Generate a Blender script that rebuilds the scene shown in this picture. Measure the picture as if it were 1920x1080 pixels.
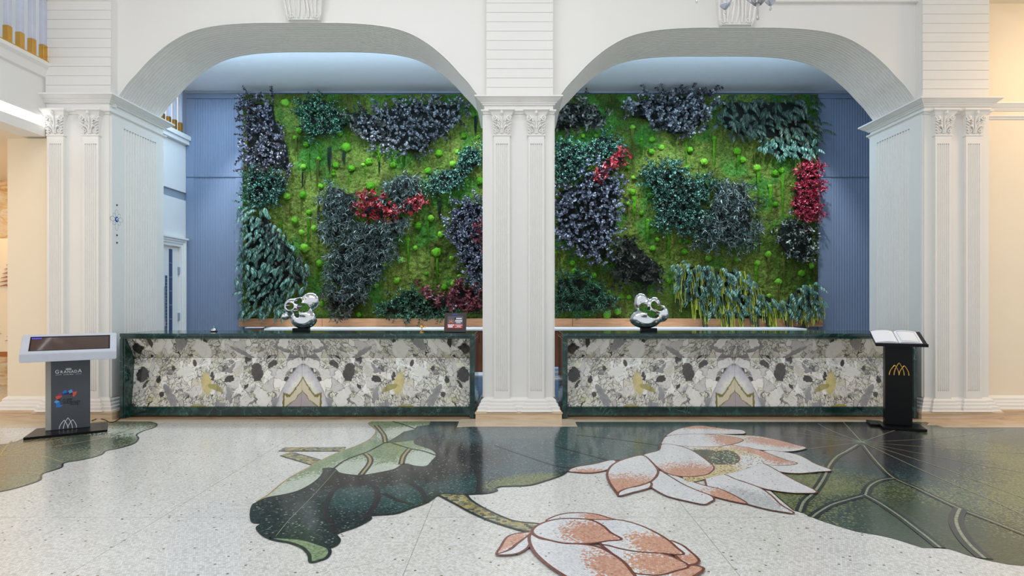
import bpy, bmesh, math, random
import numpy as np
from mathutils import Vector, Matrix, noise
from mathutils.geometry import tessellate_polygon

for _o in list(bpy.data.objects):
    bpy.data.objects.remove(_o)
random.seed(7)
np.random.seed(7)
SC = bpy.context.scene
COL = SC.collection

# ------------------------------------------------------------------ camera, light, exposure
FPX, VX, HY, EYE = 1150.0, 966.0, 562.0, 1.55      # focal length in px of a 1920 wide frame, vanishing point, horizon, eye height
cam = bpy.data.cameras.new('camera')
cam.sensor_width = 36.0
cam.lens = FPX / 1920 * 36.0
cam.shift_x = -(VX - 960) / 1920
cam.shift_y = (HY - 540) / 1920
cam.clip_end = 60
camo = bpy.data.objects.new('camera', cam)
camo.location = (0, 0, EYE)
camo.rotation_euler = (math.pi / 2, 0, 0)
COL.objects.link(camo)
SC.camera = camo
SC.view_settings.view_transform = 'Standard'
SC.view_settings.look = 'None'
SC.view_settings.gamma = 1
SC.view_settings.use_curve_mapping = False
SC.view_settings.exposure = 0.0

world = bpy.data.worlds.new('world')
SC.world = world
world.use_nodes = True
world.node_tree.nodes['Background'].inputs[0].default_value = (0.90, 0.95, 1.0, 1)
world.node_tree.nodes['Background'].inputs[1].default_value = 0.82


def area(name, loc, aim, sx, sy, power, color):
    l = bpy.data.lights.new(name, 'AREA')
    l.shape = 'RECTANGLE'
    l.size, l.size_y, l.energy, l.color = sx, sy, power, color
    o = bpy.data.objects.new(name, l)
    o.location = loc
    o.rotation_euler = (Vector(aim) - Vector(loc)).to_track_quat('-Z', 'Y').to_euler()
    COL.objects.link(o)
    return o


def spot(name, loc, aim, power, color, deg=70, blend=0.6, size=0.06):
    l = bpy.data.lights.new(name, 'SPOT')
    l.energy, l.color, l.spot_size, l.spot_blend, l.shadow_soft_size = power, color, math.radians(deg), blend, size
    o = bpy.data.objects.new(name, l)
    o.location = loc
    o.rotation_euler = (Vector(aim) - Vector(loc)).to_track_quat('-Z', 'Y').to_euler()
    COL.objects.link(o)
    return o


NEUT, COOL, WARM = (0.96, 0.98, 1.0), (0.56, 0.78, 1.0), (1.0, 0.66, 0.33)
# lobby ceiling luminaires
area('lobby_light', (-2.9, 3.4, 7.3), (-2.9, 4.6, 0), 4.0, 3.0, 160, NEUT)
area('lobby_light', (1.2, 3.2, 7.3), (1.2, 4.4, 0), 2.4, 3.0, 115, NEUT)
# warm downlights of the side aisles
area('aisle_light', (-8.2, 6.2, 3.6), (-8.0, 8.5, 0.5), 1.6, 3.0, 62, WARM)
area('aisle_light', (8.6, 6.4, 5.3), (8.2, 8.2, 1.2), 1.6, 1.6, 105, WARM)
area('aisle_light', (-7.6, 9.5, 3.4), (-7.6, 10.6, 0.5), 1.2, 1.2, 30, WARM)
# cool downlights in the ceiling behind the arches
rl_a = area('recess_light', (-3.3, 10.25, 5.40), (-3.3, 10.3, 0), 5.0, 0.6, 125, COOL)
rl_b = area('recess_light', (3.0, 10.25, 5.40), (3.0, 10.35, 0), 4.4, 0.6, 90, COOL)
rl_a.rotation_euler = rl_b.rotation_euler = (0, 0, 0)
# added fill lamps behind the arches, only to brighten the low ceiling
area('ceiling_fill', (-2.9, 9.5, 4.95), (-2.9, 10.6, 5.45), 4.6, 0.15, 20, COOL)
area('ceiling_fill', (2.9, 9.5, 4.95), (2.9, 10.6, 5.45), 4.6, 0.15, 15, COOL)
for sx_ in (-4.6, -2.6, -0.9, 1.2, 3.0, 4.8):
    spot('wall_spot', (sx_, 9.75, 5.38), (sx_ + 0.1, 11.4, 3.0), 250, (0.88, 0.95, 1.0), 64, 0.6)


# ------------------------------------------------------------------ pixel helpers (real positions from the photograph)
def P(px, py, Y):
    return Vector(((px - VX) / FPX * Y, Y, EYE + (HY - py) / FPX * Y))


def F(px, py, z=0.0):
    Y = (EYE - z) * FPX / max(py - HY, 1)
    return Vector(((px - VX) / FPX * Y, Y, z))


def XA(px, Y):
    return (px - VX) / FPX * Y


def ZA(py, Y):
    return EYE + (HY - py) / FPX * Y


def lin(r, g, b):
    f = lambda c: (c / 255 / 12.92) if c / 255 <= 0.04045 else ((c / 255 + 0.055) / 1.055) ** 2.4
    return (f(r), f(g), f(b), 1.0)


# ------------------------------------------------------------------ node helpers
class NT:
    def __init__(s, name):
        s.mat = bpy.data.materials.new(name)
        s.mat.use_nodes = True
        s.t = s.mat.node_tree
        s.b = s.t.nodes['Principled BSDF']
        s.pos = None

    def n(s, k):
        return s.t.nodes.new(k)

    def l(s, a, b):
        s.t.links.new(a, b)

    def put(s, sock, v):
        if isinstance(v, bpy.types.NodeSocket):
            s.l(v, sock)
        elif isinstance(v, (tuple, list)) and len(v) == 3 and sock.type == 'RGBA':
            sock.default_value = (*v, 1)
        else:
            sock.default_value = v

    def m(s, op, a, b=None, c=None, clamp=False):
        n = s.n('ShaderNodeMath')
        n.operation = op
        n.use_clamp = clamp
        for i, v in enumerate((a, b, c)):
            if v is not None:
                s.put(n.inputs[i], v)
        return n.outputs[0]

    def mix(s, f, a, b, mode='MIX'):
        n = s.n('ShaderNodeMix')
        n.data_type = 'RGBA'
        n.blend_type = mode
        s.put(n.inputs[0], f)
        s.put(n.inputs[6], a)
        s.put(n.inputs[7], b)
        return n.outputs[2]

    def rng(s, v, a, b, c=0.0, d=1.0, smooth=False):
        n = s.n('ShaderNodeMapRange')
        if smooth:
            n.interpolation_type = 'SMOOTHSTEP'
        s.put(n.inputs[0], v)
        for i, q in enumerate((a, b, c, d)):
            n.inputs[i + 1].default_value = q
        return n.outputs[0]

    def xyz(s):
        if not s.pos:
            g = s.n('ShaderNodeNewGeometry')
            q = s.n('ShaderNodeSeparateXYZ')
            s.l(g.outputs['Position'], q.inputs[0])
            s.pos = (q.outputs[0], q.outputs[1], q.outputs[2])
        return s.pos

    def vec(s, x, y, z=0.0):
        n = s.n('ShaderNodeCombineXYZ')
        for i, v in enumerate((x, y, z)):
            s.put(n.inputs[i], v)
        return n.outputs[0]

    def noise(s, v, scale, detail=3.0, rough=0.55, dist=0.0, color=False):
        n = s.n('ShaderNodeTexNoise')
        if v is not None:
            s.l(v, n.inputs['Vector'])
        n.inputs['Scale'].default_value = scale
        n.inputs['Detail'].default_value = detail
        n.inputs['Roughness'].default_value = rough
        n.inputs['Distortion'].default_value = dist
        return n.outputs['Color' if color else 'Fac']

    def vor(s, v, scale, feature='F1', out='Distance', rand=1.0):
        n = s.n('ShaderNodeTexVoronoi')
        n.feature = feature
        s.l(v, n.inputs['Vector'])
        n.inputs['Scale'].default_value = scale
        n.inputs['Randomness'].default_value = rand
        return n.outputs[out]

    def white(s, v, color=False):
        n = s.n('ShaderNodeTexWhiteNoise')
        n.noise_dimensions = '3D'
        s.l(v, n.inputs['Vector'])
        return n.outputs['Color' if color else 'Value']

    def ramp(s, f, stops, const=False):
        n = s.n('ShaderNodeValToRGB')
        s.l(f, n.inputs[0])
        e = n.color_ramp.elements
        if const:
            n.color_ramp.interpolation = 'CONSTANT'
        while len(e) < len(stops):
            e.new(0.5)
        for i, (p, c) in enumerate(stops):
            e[i].position = p
            e[i].color = c
        return n.outputs[0]

    def bump(s, h, strength=0.3, dist=0.01):
        n = s.n('ShaderNodeBump')
        n.inputs['Strength'].default_value = strength
        n.inputs['Distance'].default_value = dist
        s.l(h, n.inputs['Height'])
        s.l(n.outputs[0], s.b.inputs['Normal'])

    def fin(s, color, rough=0.5, metal=0.0, spec=0.5, coat=0.0):
        s.put(s.b.inputs['Base Color'], color)
        s.put(s.b.inputs['Roughness'], rough)
        s.put(s.b.inputs['Metallic'], metal)
        s.b.inputs['Specular IOR Level'].default_value = spec
        s.b.inputs['Coat Weight'].default_value = coat
        return s.mat


def plain(name, rgb, rough=0.5, metal=0.0, var=0.04, scale=6.0, emit=0.0, spec=0.5, trans=0.0, bump=0.0, coat=0.0):
    t = NT(name)
    c = lin(*rgb)
    g = t.n('ShaderNodeNewGeometry')
    nz = t.noise(g.outputs['Position'], scale)
    col = t.mix(t.rng(nz, 0.3, 0.7), tuple(v * (1 - var) for v in c[:3]) + (1,), tuple(min(1, v * (1 + var)) for v in c[:3]) + (1,))
    t.fin(col, rough, metal, spec, coat)
    if emit:
        t.b.inputs['Emission Color'].default_value = c
        t.b.inputs['Emission Strength'].default_value = emit
    if trans:
        t.b.inputs['Transmission Weight'].default_value = trans
    if bump:
        t.bump(t.noise(g.outputs['Position'], scale * 12, 2), bump, 0.004)
    return t.mat


def tile_mat(name, stops, spots=(), rough=0.16, size=0.0138, joints=False, rot=0.0, fleck=None, dens=0.006, streak=None):
    """small square mosaic tesserae, one colour per tile; spots are areas laid in other tile colours"""
    t = NT(name)
    x, y, z = t.xyz()
    cr, sr = math.cos(rot), math.sin(rot)
    u = t.m('ADD', t.m('MULTIPLY', x, cr / size), t.m('MULTIPLY', y, sr / size))
    v = t.m('ADD', t.m('MULTIPLY', x, -sr / size), t.m('MULTIPLY', y, cr / size))
    iv = t.m('FLOOR', v)
    u = t.m('ADD', u, t.m('MULTIPLY', t.m('MODULO', iv, 2.0), 0.5))
    iu = t.m('FLOOR', u)
    rc = t.white(t.vec(iu, iv, 3.0), True)
    sp = t.n('ShaderNodeSeparateColor')
    t.l(rc, sp.inputs[0])
    r1, r2, r3 = sp.outputs
    col = t.ramp(r1, stops)
    big = t.noise(t.vec(x, y, 0), 0.8, 3)
    for s in spots:
        c2, cx, cy, rx, ry, a, jit = s
        ca, sa = math.cos(a), math.sin(a)
        dx = t.m('SUBTRACT', x, cx)
        dy = t.m('SUBTRACT', y, cy)
        p = t.m('DIVIDE', t.m('ADD', t.m('MULTIPLY', dx, ca), t.m('MULTIPLY', dy, sa)), rx)
        q = t.m('DIVIDE', t.m('ADD', t.m('MULTIPLY', dx, -sa), t.m('MULTIPLY', dy, ca)), ry)
        d = t.m('SQRT', t.m('ADD', t.m('MULTIPLY', p, p), t.m('MULTIPLY', q, q)))
        d = t.m('ADD', d, t.m('MULTIPLY', t.m('SUBTRACT', r2, 0.5), jit))
        mask = t.rng(d, 0.92, 1.08, 1.0, 0.0)
        cc = t.ramp(r3, c2)
        col = t.mix(mask, col, cc)
    if fleck:
        col = t.mix(t.m('LESS_THAN', r3, dens), col, fleck)
    fu = t.m('FRACT', u)
    fv = t.m('FRACT', v)
    e = t.m('MINIMUM', t.m('MINIMUM', fu, t.m('SUBTRACT', 1.0, fu)), t.m('MINIMUM', fv, t.m('SUBTRACT', 1.0, fv)))
    g = t.rng(e, 0.03, 0.1, 1.0, 0.0)
    col = t.mix(t.m('MULTIPLY', g, 0.35), col, (0.16, 0.15, 0.14, 1))
    col = t.mix(t.rng(big, 0.3, 0.7, 0.0, 0.10), col, (0.1, 0.1, 0.09, 1))
    if joints:
        fx = t.m('ABSOLUTE', t.m('SUBTRACT', t.m('FRACT', t.m('DIVIDE', t.m('ADD', x, 2.52 + 18.9), 1.89)), 0.5))
        jl = t.m('GREATER_THAN', fx, 0.4985)
        fy = t.m('ABSOLUTE', t.m('SUBTRACT', t.m('FRACT', t.m('DIVIDE', t.m('ADD', y, 20.2), 1.89)), 0.5))
        jl = t.m('MAXIMUM', jl, t.m('GREATER_THAN', fy, 0.4988))
        col = t.mix(t.m('MULTIPLY', jl, 0.5), col, (0.10, 0.08, 0.06, 1))
    t.fin(col, t.rng(r2, 0, 1, rough * 0.8, rough * 1.3), 0, 0.5)
    return t.mat


# ------------------------------------------------------------------ mesh helpers
class MB:
    def __init__(s):
        s.v, s.f, s.mi = [], [], []

    def add(s, vs, fs, mi=0):
        o = len(s.v)
        s.v += [tuple(q) for q in vs]
        s.f += [tuple(i + o for i in f) for f in fs]
        s.mi += [mi] * len(fs)

    def box(s, x0, x1, y0, y1, z0, z1, mi=0):
        s.add([(x0, y0, z0), (x1, y0, z0), (x1, y1, z0), (x0, y1, z0), (x0, y0, z1), (x1, y0, z1), (x1, y1, z1), (x0, y1, z1)],
              [(0, 3, 2, 1), (4, 5, 6, 7), (0, 1, 5, 4), (1, 2, 6, 5), (2, 3, 7, 6), (3, 0, 4, 7)], mi)

    def bbox(s, x0, x1, y0, y1, z0, z1, b=0.004, mi=0):
        """box with chamfered edges"""
        bm = bmesh.new()
        bmesh.ops.create_cube(bm, size=1)
        for q in bm.verts:
            q.co = Vector(((x0 + x1) / 2 + q.co.x * (x1 - x0), (y0 + y1) / 2 + q.co.y * (y1 - y0), (z0 + z1) / 2 + q.co.z * (z1 - z0)))
        bmesh.ops.bevel(bm, geom=list(bm.edges), offset=b, segments=2, affect='EDGES', profile=0.5)
        bm.verts.index_update()
        s.add([q.co.copy() for q in bm.verts], [[q.index for q in f.verts] for f in bm.faces], mi)
        bm.free()

    def poly(s, pts, mi=0):
        """flat, possibly concave polygon"""
        tri = tessellate_polygon([[Vector(p) for p in pts]])
        s.add(pts, [t for t in tri], mi)

    def prism(s, pts, off, mi=0):
        """closed outline swept along off"""
        n = len(pts)
        off = Vector(off)
        a = [Vector(p) for p in pts]
        tri = tessellate_polygon([a])
        s.add(a + [p + off for p in a], [t for t in tri] + [tuple(i + n for i in t[::-1]) for t in tri] +
              [(i, (i + 1) % n, (i + 1) % n + n, i + n) for i in range(n)], mi)

    def ring(s, rect, prof, mi=0):
        """profile [(outset, z)] swept round a rectangle with mitred corners"""
        x0, x1, y0, y1 = rect
        vs = []
        for o, z in prof:
            vs += [(x0 - o, y0 - o, z), (x1 + o, y0 - o, z), (x1 + o, y1 + o, z), (x0 - o, y1 + o, z)]
        fs = []
        for i in range(len(prof) - 1):
            for k in range(4):
                k2 = (k + 1) % 4
                fs.append((i * 4 + k, i * 4 + k2, i * 4 + 4 + k2, i * 4 + 4 + k))
        fs.append((3, 2, 1, 0))
        L = (len(prof) - 1) * 4
        fs.append((L, L + 1, L + 2, L + 3))
        s.add(vs, fs, mi)

    def tube(s, pts, r, n=8, mi=0, caps=True):
        pts = [Vector(p) for p in pts]
        rr = r if isinstance(r, (list, tuple)) else [r] * len(pts)
        vs, fs = [], []
        up = None
        for i, p in enumerate(pts):
            d = (pts[min(i + 1, len(pts) - 1)] - pts[max(i - 1, 0)]).normalized()
            if up is None:
                up = Vector((0, 0, 1)) if abs(d.z) < 0.9 else Vector((1, 0, 0))
            a = d.cross(up)
            if a.length < 1e-4:
                a = d.cross(Vector((0.3, 1, 0.2)))
            a.normalize()
            b = d.cross(a).normalized()
            up = -b if (-b).dot(up) > 0 else b
            b = a.cross(d)
            for k in range(n):
                t = 2 * math.pi * k / n
                vs.append(p + a * math.cos(t) * rr[i] + b * math.sin(t) * rr[i])
        for i in range(len(pts) - 1):
            for k in range(n):
                k2 = (k + 1) % n
                fs.append((i * n + k, i * n + k2, i * n + n + k2, i * n + n + k))
        if caps:
            fs.append(tuple(range(n))[::-1])
            fs.append(tuple((len(pts) - 1) * n + k for k in range(n)))
        s.add(vs, fs, mi)

    def lathe(s, prof, c=(0, 0, 0), n=24, mi=0):
        c = Vector(c)
        vs, fs = [], []
        for r, z in prof:
            for k in range(n):
                t = 2 * math.pi * k / n
                vs.append(c + Vector((r * math.cos(t), r * math.sin(t), z)))
        for i in range(len(prof) - 1):
            for k in range(n):
                k2 = (k + 1) % n
                fs.append((i * n + k, i * n + k2, i * n + n + k2, i * n + n + k))
        fs.append(tuple(range(n))[::-1])
        fs.append(tuple((len(prof) - 1) * n + k for k in range(n)))
        s.add(vs, fs, mi)

    def strip(s, pts, w, z, closed=False, mi=0, taper=False):
        """flat line of width w following floor points"""
        pts = [Vector((p[0], p[1], 0)) for p in pts]
        n = len(pts)
        vs, fs = [], []
        for i, p in enumerate(pts):
            a = pts[(i - 1) % n] if (closed or i > 0) else p
            b = pts[(i + 1) % n] if (closed or i < n - 1) else p
            d = (b - a)
            d = d.normalized() if d.length > 1e-6 else Vector((1, 0, 0))
            q = Vector((-d.y, d.x, 0)) * w / 2
            if taper:
                q *= 1 - 0.6 * i / n
            vs += [(p.x + q.x, p.y + q.y, z), (p.x - q.x, p.y - q.y, z)]
        for i in range(n if closed else n - 1):
            j = (i + 1) % n
            fs.append((2 * i, 2 * i + 1, 2 * j + 1, 2 * j))
        s.add(vs, fs, mi)

    def mesh(s, name, mats, smooth=False, fix=True):
        me = bpy.data.meshes.new(name)
        me.from_pydata(s.v, [], s.f)
        for m_ in (mats if isinstance(mats, (list, tuple)) else [mats]):
            me.materials.append(m_)
        if any(s.mi):
            me.polygons.foreach_set('material_index', s.mi)
        if fix:
            bm = bmesh.new()
            bm.from_mesh(me)
            bmesh.ops.recalc_face_normals(bm, faces=bm.faces)
            bm.to_mesh(me)
            bm.free()
        if smooth:
            me.polygons.foreach_set('use_smooth', [True] * len(me.polygons))
        me.update()
        return me

    def obj(s, name, mats, parent=None, smooth=False, fix=True, **props):
        return link(name, s.mesh(name, mats, smooth, fix), parent, **props)


def link(name, data, parent=None, loc=None, rot=None, scale=None, **props):
    o = bpy.data.objects.new(name, data)
    COL.objects.link(o)
    if parent is not None:
        o.parent = parent
    if loc is not None:
        o.location = loc
    if rot is not None:
        o.rotation_euler = rot
    if scale is not None:
        o.scale = scale if isinstance(scale, (tuple, list, Vector)) else (scale,) * 3
    for k, v in props.items():
        o[k] = v
    return o


def thing(name, label, cat, loc=(0, 0, 0), rz=0.0, group=None):
    o = bpy.data.objects.new(name, None)
    o.empty_display_size = 0.05
    COL.objects.link(o)
    o.location = loc
    o.rotation_euler = (0, 0, rz)
    o['label'] = label
    o['category'] = cat
    if group:
        o['group'] = group
    return o


def struct(mb, name, mats, smooth=False, fix=True):
    return mb.obj(name, mats, None, smooth, fix, kind='structure')


def smooth_auto(o, deg=35):
    me = o.data
    me.polygons.foreach_set('use_smooth', [True] * len(me.polygons))
    bm = bmesh.new()
    bm.from_mesh(me)
    for e in bm.edges:
        if len(e.link_faces) == 2 and e.calc_face_angle(0) > math.radians(deg):
            e.smooth = False
    bm.to_mesh(me)
    bm.free()


def cr(pts, k=6, closed=False):
    """Catmull-Rom through points"""
    n = len(pts)
    P_ = [np.array(p[:2], float) for p in pts]
    out = []
    for i in range(n if closed else n - 1):
        if closed:
            a, b, c, d = P_[(i - 1) % n], P_[i], P_[(i + 1) % n], P_[(i + 2) % n]
        else:
            a, b, c, d = P_[max(i - 1, 0)], P_[i], P_[i + 1], P_[min(i + 2, n - 1)]
        for j in range(k):
            t = j / k
            out.append(0.5 * ((2 * b) + (-a + c) * t + (2 * a - 5 * b + 4 * c - d) * t * t + (-a + 3 * b - 3 * c + d) * t ** 3))
    if not closed:
        out.append(P_[-1])
    return [tuple(o) for o in out]
# ------------------------------------------------------------------ materials of the building
M = {}
M['white'] = plain('painted white wall', (236, 234, 230), 0.42, var=0.015, scale=1.2)
M['cream'] = plain('cream painted wall', (240, 228, 206), 0.45, var=0.015, scale=1.2)
M['white_trim'] = plain('satin white trim', (238, 236, 232), 0.32, var=0.01)
M['ceiling'] = plain('ceiling paint', (226, 230, 236), 0.6, var=0.01)
M['slate'] = plain('slate blue paint', (128, 144, 170), 0.42, var=0.03, scale=1.0)
M['gold'] = plain('polished brass', (212, 165, 84), 0.22, 1.0, var=0.1)
M['black'] = plain('black lacquer', (6, 6, 8), 0.3, var=0.05, spec=0.22)
M['dark'] = plain('dark grey plastic', (38, 38, 42), 0.4)
M['chrome'] = plain('polished chrome', (232, 234, 238), 0.04, 1.0, var=0.01)
M['acrylic'] = plain('frosted acrylic', (226, 232, 248), 0.12, var=0.05, trans=0.35)
M['led'] = plain('lit strip diffuser', (255, 255, 255), 0.5, emit=3.0)
M['wallgrey'] = plain('grey handrail paint', (150, 160, 172), 0.5)
M['glassblack'] = plain('dark screen glass', (70, 52, 48), 0.06, var=0.02)
M['paper'] = plain('white paper', (240, 241, 246), 0.6, var=0.01)


def stone_mat(name, a, b, c, rough=0.2):
    t = NT(name)
    x, y, z = t.xyz()
    w = t.noise(t.vec(t.m('MULTIPLY', x, 0.5), y, t.m('MULTIPLY', z, 9.0)), 3.0, 5, 0.6, 1.2)
    col = t.ramp(w, [(0.3, lin(*a)), (0.5, lin(*b)), (0.68, lin(*c))])
    t.fin(col, rough)
    return t.mat


M['travertine'] = stone_mat('veined beige stone', (196, 168, 140), (214, 190, 160), (226, 208, 184))
M['travertine_dark'] = stone_mat('tan border stone', (150, 124, 96), (172, 146, 118), (190, 166, 138))
M['beige_stone'] = stone_mat('pale border stone', (200, 184, 160), (214, 198, 174), (222, 208, 188))


def wood_mat(name, a, b, vert=False):
    t = NT(name)
    x, y, z = t.xyz()
    v = t.vec(t.m('MULTIPLY', x, 14.0 if vert else 1.2), y, t.m('MULTIPLY', z, 1.2 if vert else 16.0))
    col = t.ramp(t.noise(v, 2.4, 5, 0.6, 0.8), [(0.32, lin(*a)), (0.66, lin(*b))])
    t.fin(col, 0.4)
    return t.mat


M['wood'] = wood_mat('warm oak veneer', (192, 138, 98), (220, 170, 126))
M['wood_dark'] = wood_mat('brown veneer', (96, 56, 36), (132, 80, 52), True)


def green_marble():
    t = NT('dark green marble')
    x, y, z = t.xyz()
    v = t.vec(x, y, z)
    n1 = t.noise(v, 7, 6, 0.65, 0.6)
    base = t.ramp(n1, [(0.3, lin(14, 32, 30)), (0.55, lin(28, 60, 56)), (0.75, lin(56, 98, 90))])
    w = t.noise(v, 3, 4, 0.6, 0.5, color=True)
    vv = t.n('ShaderNodeVectorMath')
    vv.operation = 'MULTIPLY_ADD'
    t.l(w, vv.inputs[0])
    vv.inputs[1].default_value = (0.5, 0.5, 0.5)
    t.l(v, vv.inputs[2])
    e = t.vor(vv.outputs[0], 5.0, 'DISTANCE_TO_EDGE')
    vein = t.rng(e, 0.0, 0.03, 0.6, 0.0)
    vein = t.m('MULTIPLY', vein, t.rng(t.noise(v, 4), 0.45, 0.65))
    col = t.mix(vein, base, lin(120, 160, 145))
    t.fin(col, 0.10, 0, 0.6)
    return t.mat


M['green_marble'] = green_marble()


def breccia(name, xc):
    """book-matched white, grey and olive breccia marble, mirrored about x = xc"""
    t = NT(name)
    x, y, z = t.xyz()
    dx = t.m('SUBTRACT', x, xc)
    u = t.m('ABSOLUTE', dx)
    p0 = t.vec(u, z, 0.0)
    wn = t.noise(p0, 2.6, 4, 0.6, 0.3, color=True)
    sub = t.n('ShaderNodeVectorMath')
    sub.operation = 'SUBTRACT'
    t.l(wn, sub.inputs[0])
    sub.inputs[1].default_value = (0.5, 0.5, 0.5)
    mad = t.n('ShaderNodeVectorMath')
    mad.operation = 'MULTIPLY_ADD'
    t.l(sub.outputs[0], mad.inputs[0])
    mad.inputs[1].default_value = (0.30, 0.30, 0.0)
    t.l(p0, mad.inputs[2])
    wn2 = t.noise(p0, 14, 3, 0.6, 0.0, color=True)
    sub2 = t.n('ShaderNodeVectorMath')
    sub2.operation = 'SUBTRACT'
    t.l(wn2, sub2.inputs[0])
    sub2.inputs[1].default_value = (0.5, 0.5, 0.5)
    mad2 = t.n('ShaderNodeVectorMath')
    mad2.operation = 'MULTIPLY_ADD'
    t.l(sub2.outputs[0], mad2.inputs[0])
    mad2.inputs[1].default_value = (0.028, 0.028, 0.0)
    t.l(mad.outputs[0], mad2.inputs[2])
    rot = t.n('ShaderNodeMapping')
    rot.vector_type = 'TEXTURE'
    t.l(mad2.outputs[0], rot.inputs[0])
    rot.inputs['Rotation'].default_value = (0, 0, -0.9)
    rot.inputs['Scale'].default_value = (1.0, 0.55, 1.0)
    pr = rot.outputs[0]
    # large pale clasts floating in a streaky matrix
    cA = t.vor(pr, 5.2, 'F1', 'Color')
    eA = t.vor(pr, 5.2, 'DISTANCE_TO_EDGE')
    sA = t.n('ShaderNodeSeparateColor')
    t.l(cA, sA.inputs[0])
    colA = t.ramp(sA.outputs[0], [(0.0, lin(246, 243, 236)), (0.30, lin(228, 225, 220)), (0.5, lin(248, 247, 242)), (0.66, lin(212, 210, 206)),
                                  (0.80, lin(230, 226, 208)), (0.93, lin(150, 150, 150))], True)
    # small broken clasts
    cB = t.vor(pr, 14.0, 'F1', 'Color')
    eB = t.vor(pr, 14.0, 'DISTANCE_TO_EDGE')
    sB = t.n('ShaderNodeSeparateColor')
    t.l(cB, sB.inputs[0])
    colB = t.ramp(sB.outputs[0], [(0.0, lin(236, 233, 224)), (0.30, lin(196, 193, 186)), (0.45, lin(222, 220, 206)), (0.60, lin(150, 150, 146)),
                                  (0.68, lin(208, 206, 176)), (0.78, lin(238, 236, 230)), (0.93, lin(70, 68, 66))], True)
    # streaks running outwards and down from the mirror line
    st = t.n('ShaderNodeMapping')
    st.vector_type = 'TEXTURE'
    t.l(mad.outputs[0], st.inputs[0])
    st.inputs['Rotation'].default_value = (0, 0, -0.75)
    st.inputs['Scale'].default_value = (1.0, 0.22, 1.0)
    sn = t.noise(st.outputs[0], 8.0, 4, 0.6, 0.5)
    colS = t.ramp(sn, [(0.30, lin(78, 76, 72)), (0.37, lin(170, 167, 158)), (0.46, lin(244, 242, 234)), (0.53, lin(204, 202, 182)), (0.60, lin(246, 244, 238)), (0.68, lin(104, 102, 98))])
    busy = t.noise(p0, 3.1, 3, 0.6)
    busym = t.m('MAXIMUM', t.rng(busy, 0.50, 0.52), t.m('GREATER_THAN', sA.outputs[1], 0.66))
    fine = t.mix(t.m('GREATER_THAN', t.m('ADD', sB.outputs[1], t.m('MULTIPLY', busy, 0.6)), 0.80), colB, colS)
    col = t.mix(busym, colA, fine)
    # cloudy tone inside clasts
    cl = t.noise(mad2.outputs[0], 9, 5, 0.6, 0.8)
    col = t.mix(t.rng(cl, 0.45, 0.78, 0.0, 0.28), col, lin(134, 134, 134))
    # olive clouds
    ol = t.noise(p0, 2.6, 4, 0.6, 0.4)
    col = t.mix(t.rng(ol, 0.56, 0.70, 0.0, 0.6), col, lin(186, 180, 116), 'MULTIPLY')
    # dark veins
    thin = t.noise(p0, 8, 3)
    vA = t.rng(eA, 0.0, 0.022, 1.0, 0.0)
    vA = t.m('MULTIPLY', vA, t.rng(thin, 0.30, 0.48))
    vB = t.m('MULTIPLY', t.rng(eB, 0.0, 0.085, 1.0, 0.0), t.m('MULTIPLY', busym, t.rng(thin, 0.3, 0.5)))
    ve = t.vor(mad.outputs[0], 15, 'DISTANCE_TO_EDGE')
    vC = t.m('MULTIPLY', t.rng(ve, 0.0, 0.035, 1.0, 0.0), t.rng(t.noise(p0, 3.7, 2), 0.44, 0.58))
    vein = t.m('MAXIMUM', vA, t.m('MAXIMUM', vB, t.m('MULTIPLY', vC, 0.7)))
    col = t.mix(t.m('MULTIPLY', vein, 0.95), col, lin(44, 42, 40))
    # individual stones seen in the slab
    sepw = t.n('ShaderNodeSeparateXYZ')
    t.l(sub2.outputs[0], sepw.inputs[0])
    sw = t.n('ShaderNodeSeparateXYZ')
    t.l(sub.outputs[0], sw.inputs[0])
    uw = t.m('ADD', t.m('ADD', u, t.m('MULTIPLY', sepw.outputs[0], 0.09)), t.m('MULTIPLY', sw.outputs[0], 0.10))
    zw = t.m('ADD', t.m('ADD', z, t.m('MULTIPLY', sepw.outputs[1], 0.09)), t.m('MULTIPLY', sw.outputs[1], 0.10))
    DK, BK, GY, OLV, WH = lin(60, 54, 52), lin(40, 38, 38), lin(136, 136, 138), lin(150, 142, 84), lin(226, 224, 216)
    stones = [(752, 656, 14, 18, 10, WH), (790, 697, 16, 9, 10, WH), (644, 745, 11, 20, 20, WH),
              (654, 697, 12, 18, 12, DK), (625, 683, 9, 6, 20, DK), (706, 712, 8, 7, 0, BK), (704, 739, 6, 11, 15, GY), (787, 644, 13, 9, 30, GY),
              (873, 652, 9, 9, 20, BK), (870, 702, 11, 14, 0, BK), (845, 640, 3.5, 10, 0, BK), (837, 713, 4, 7, 0, BK), (816, 742, 7, 24, 28, GY),
              (773, 683, 4, 6, 20, DK), (749, 720, 9, 20, 10, lin(190, 176, 122)), (731, 728, 15, 5, -20, OLV), (617, 754, 8, 8, 0, GY),
              (832, 741, 4, 5, 0, DK), (598, 712, 4, 6, 0, DK), (852, 668, 3, 3, 0, BK), (722, 757, 10, 5, 0, GY), (812, 690, 3, 5, 0, DK),
              (738, 702, 4, 6, 10, DK), (680, 660, 20, 4, -25, GY), (601, 655, 16, 4, -30, GY), (762, 760, 14, 4, 0, OLV)]
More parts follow.
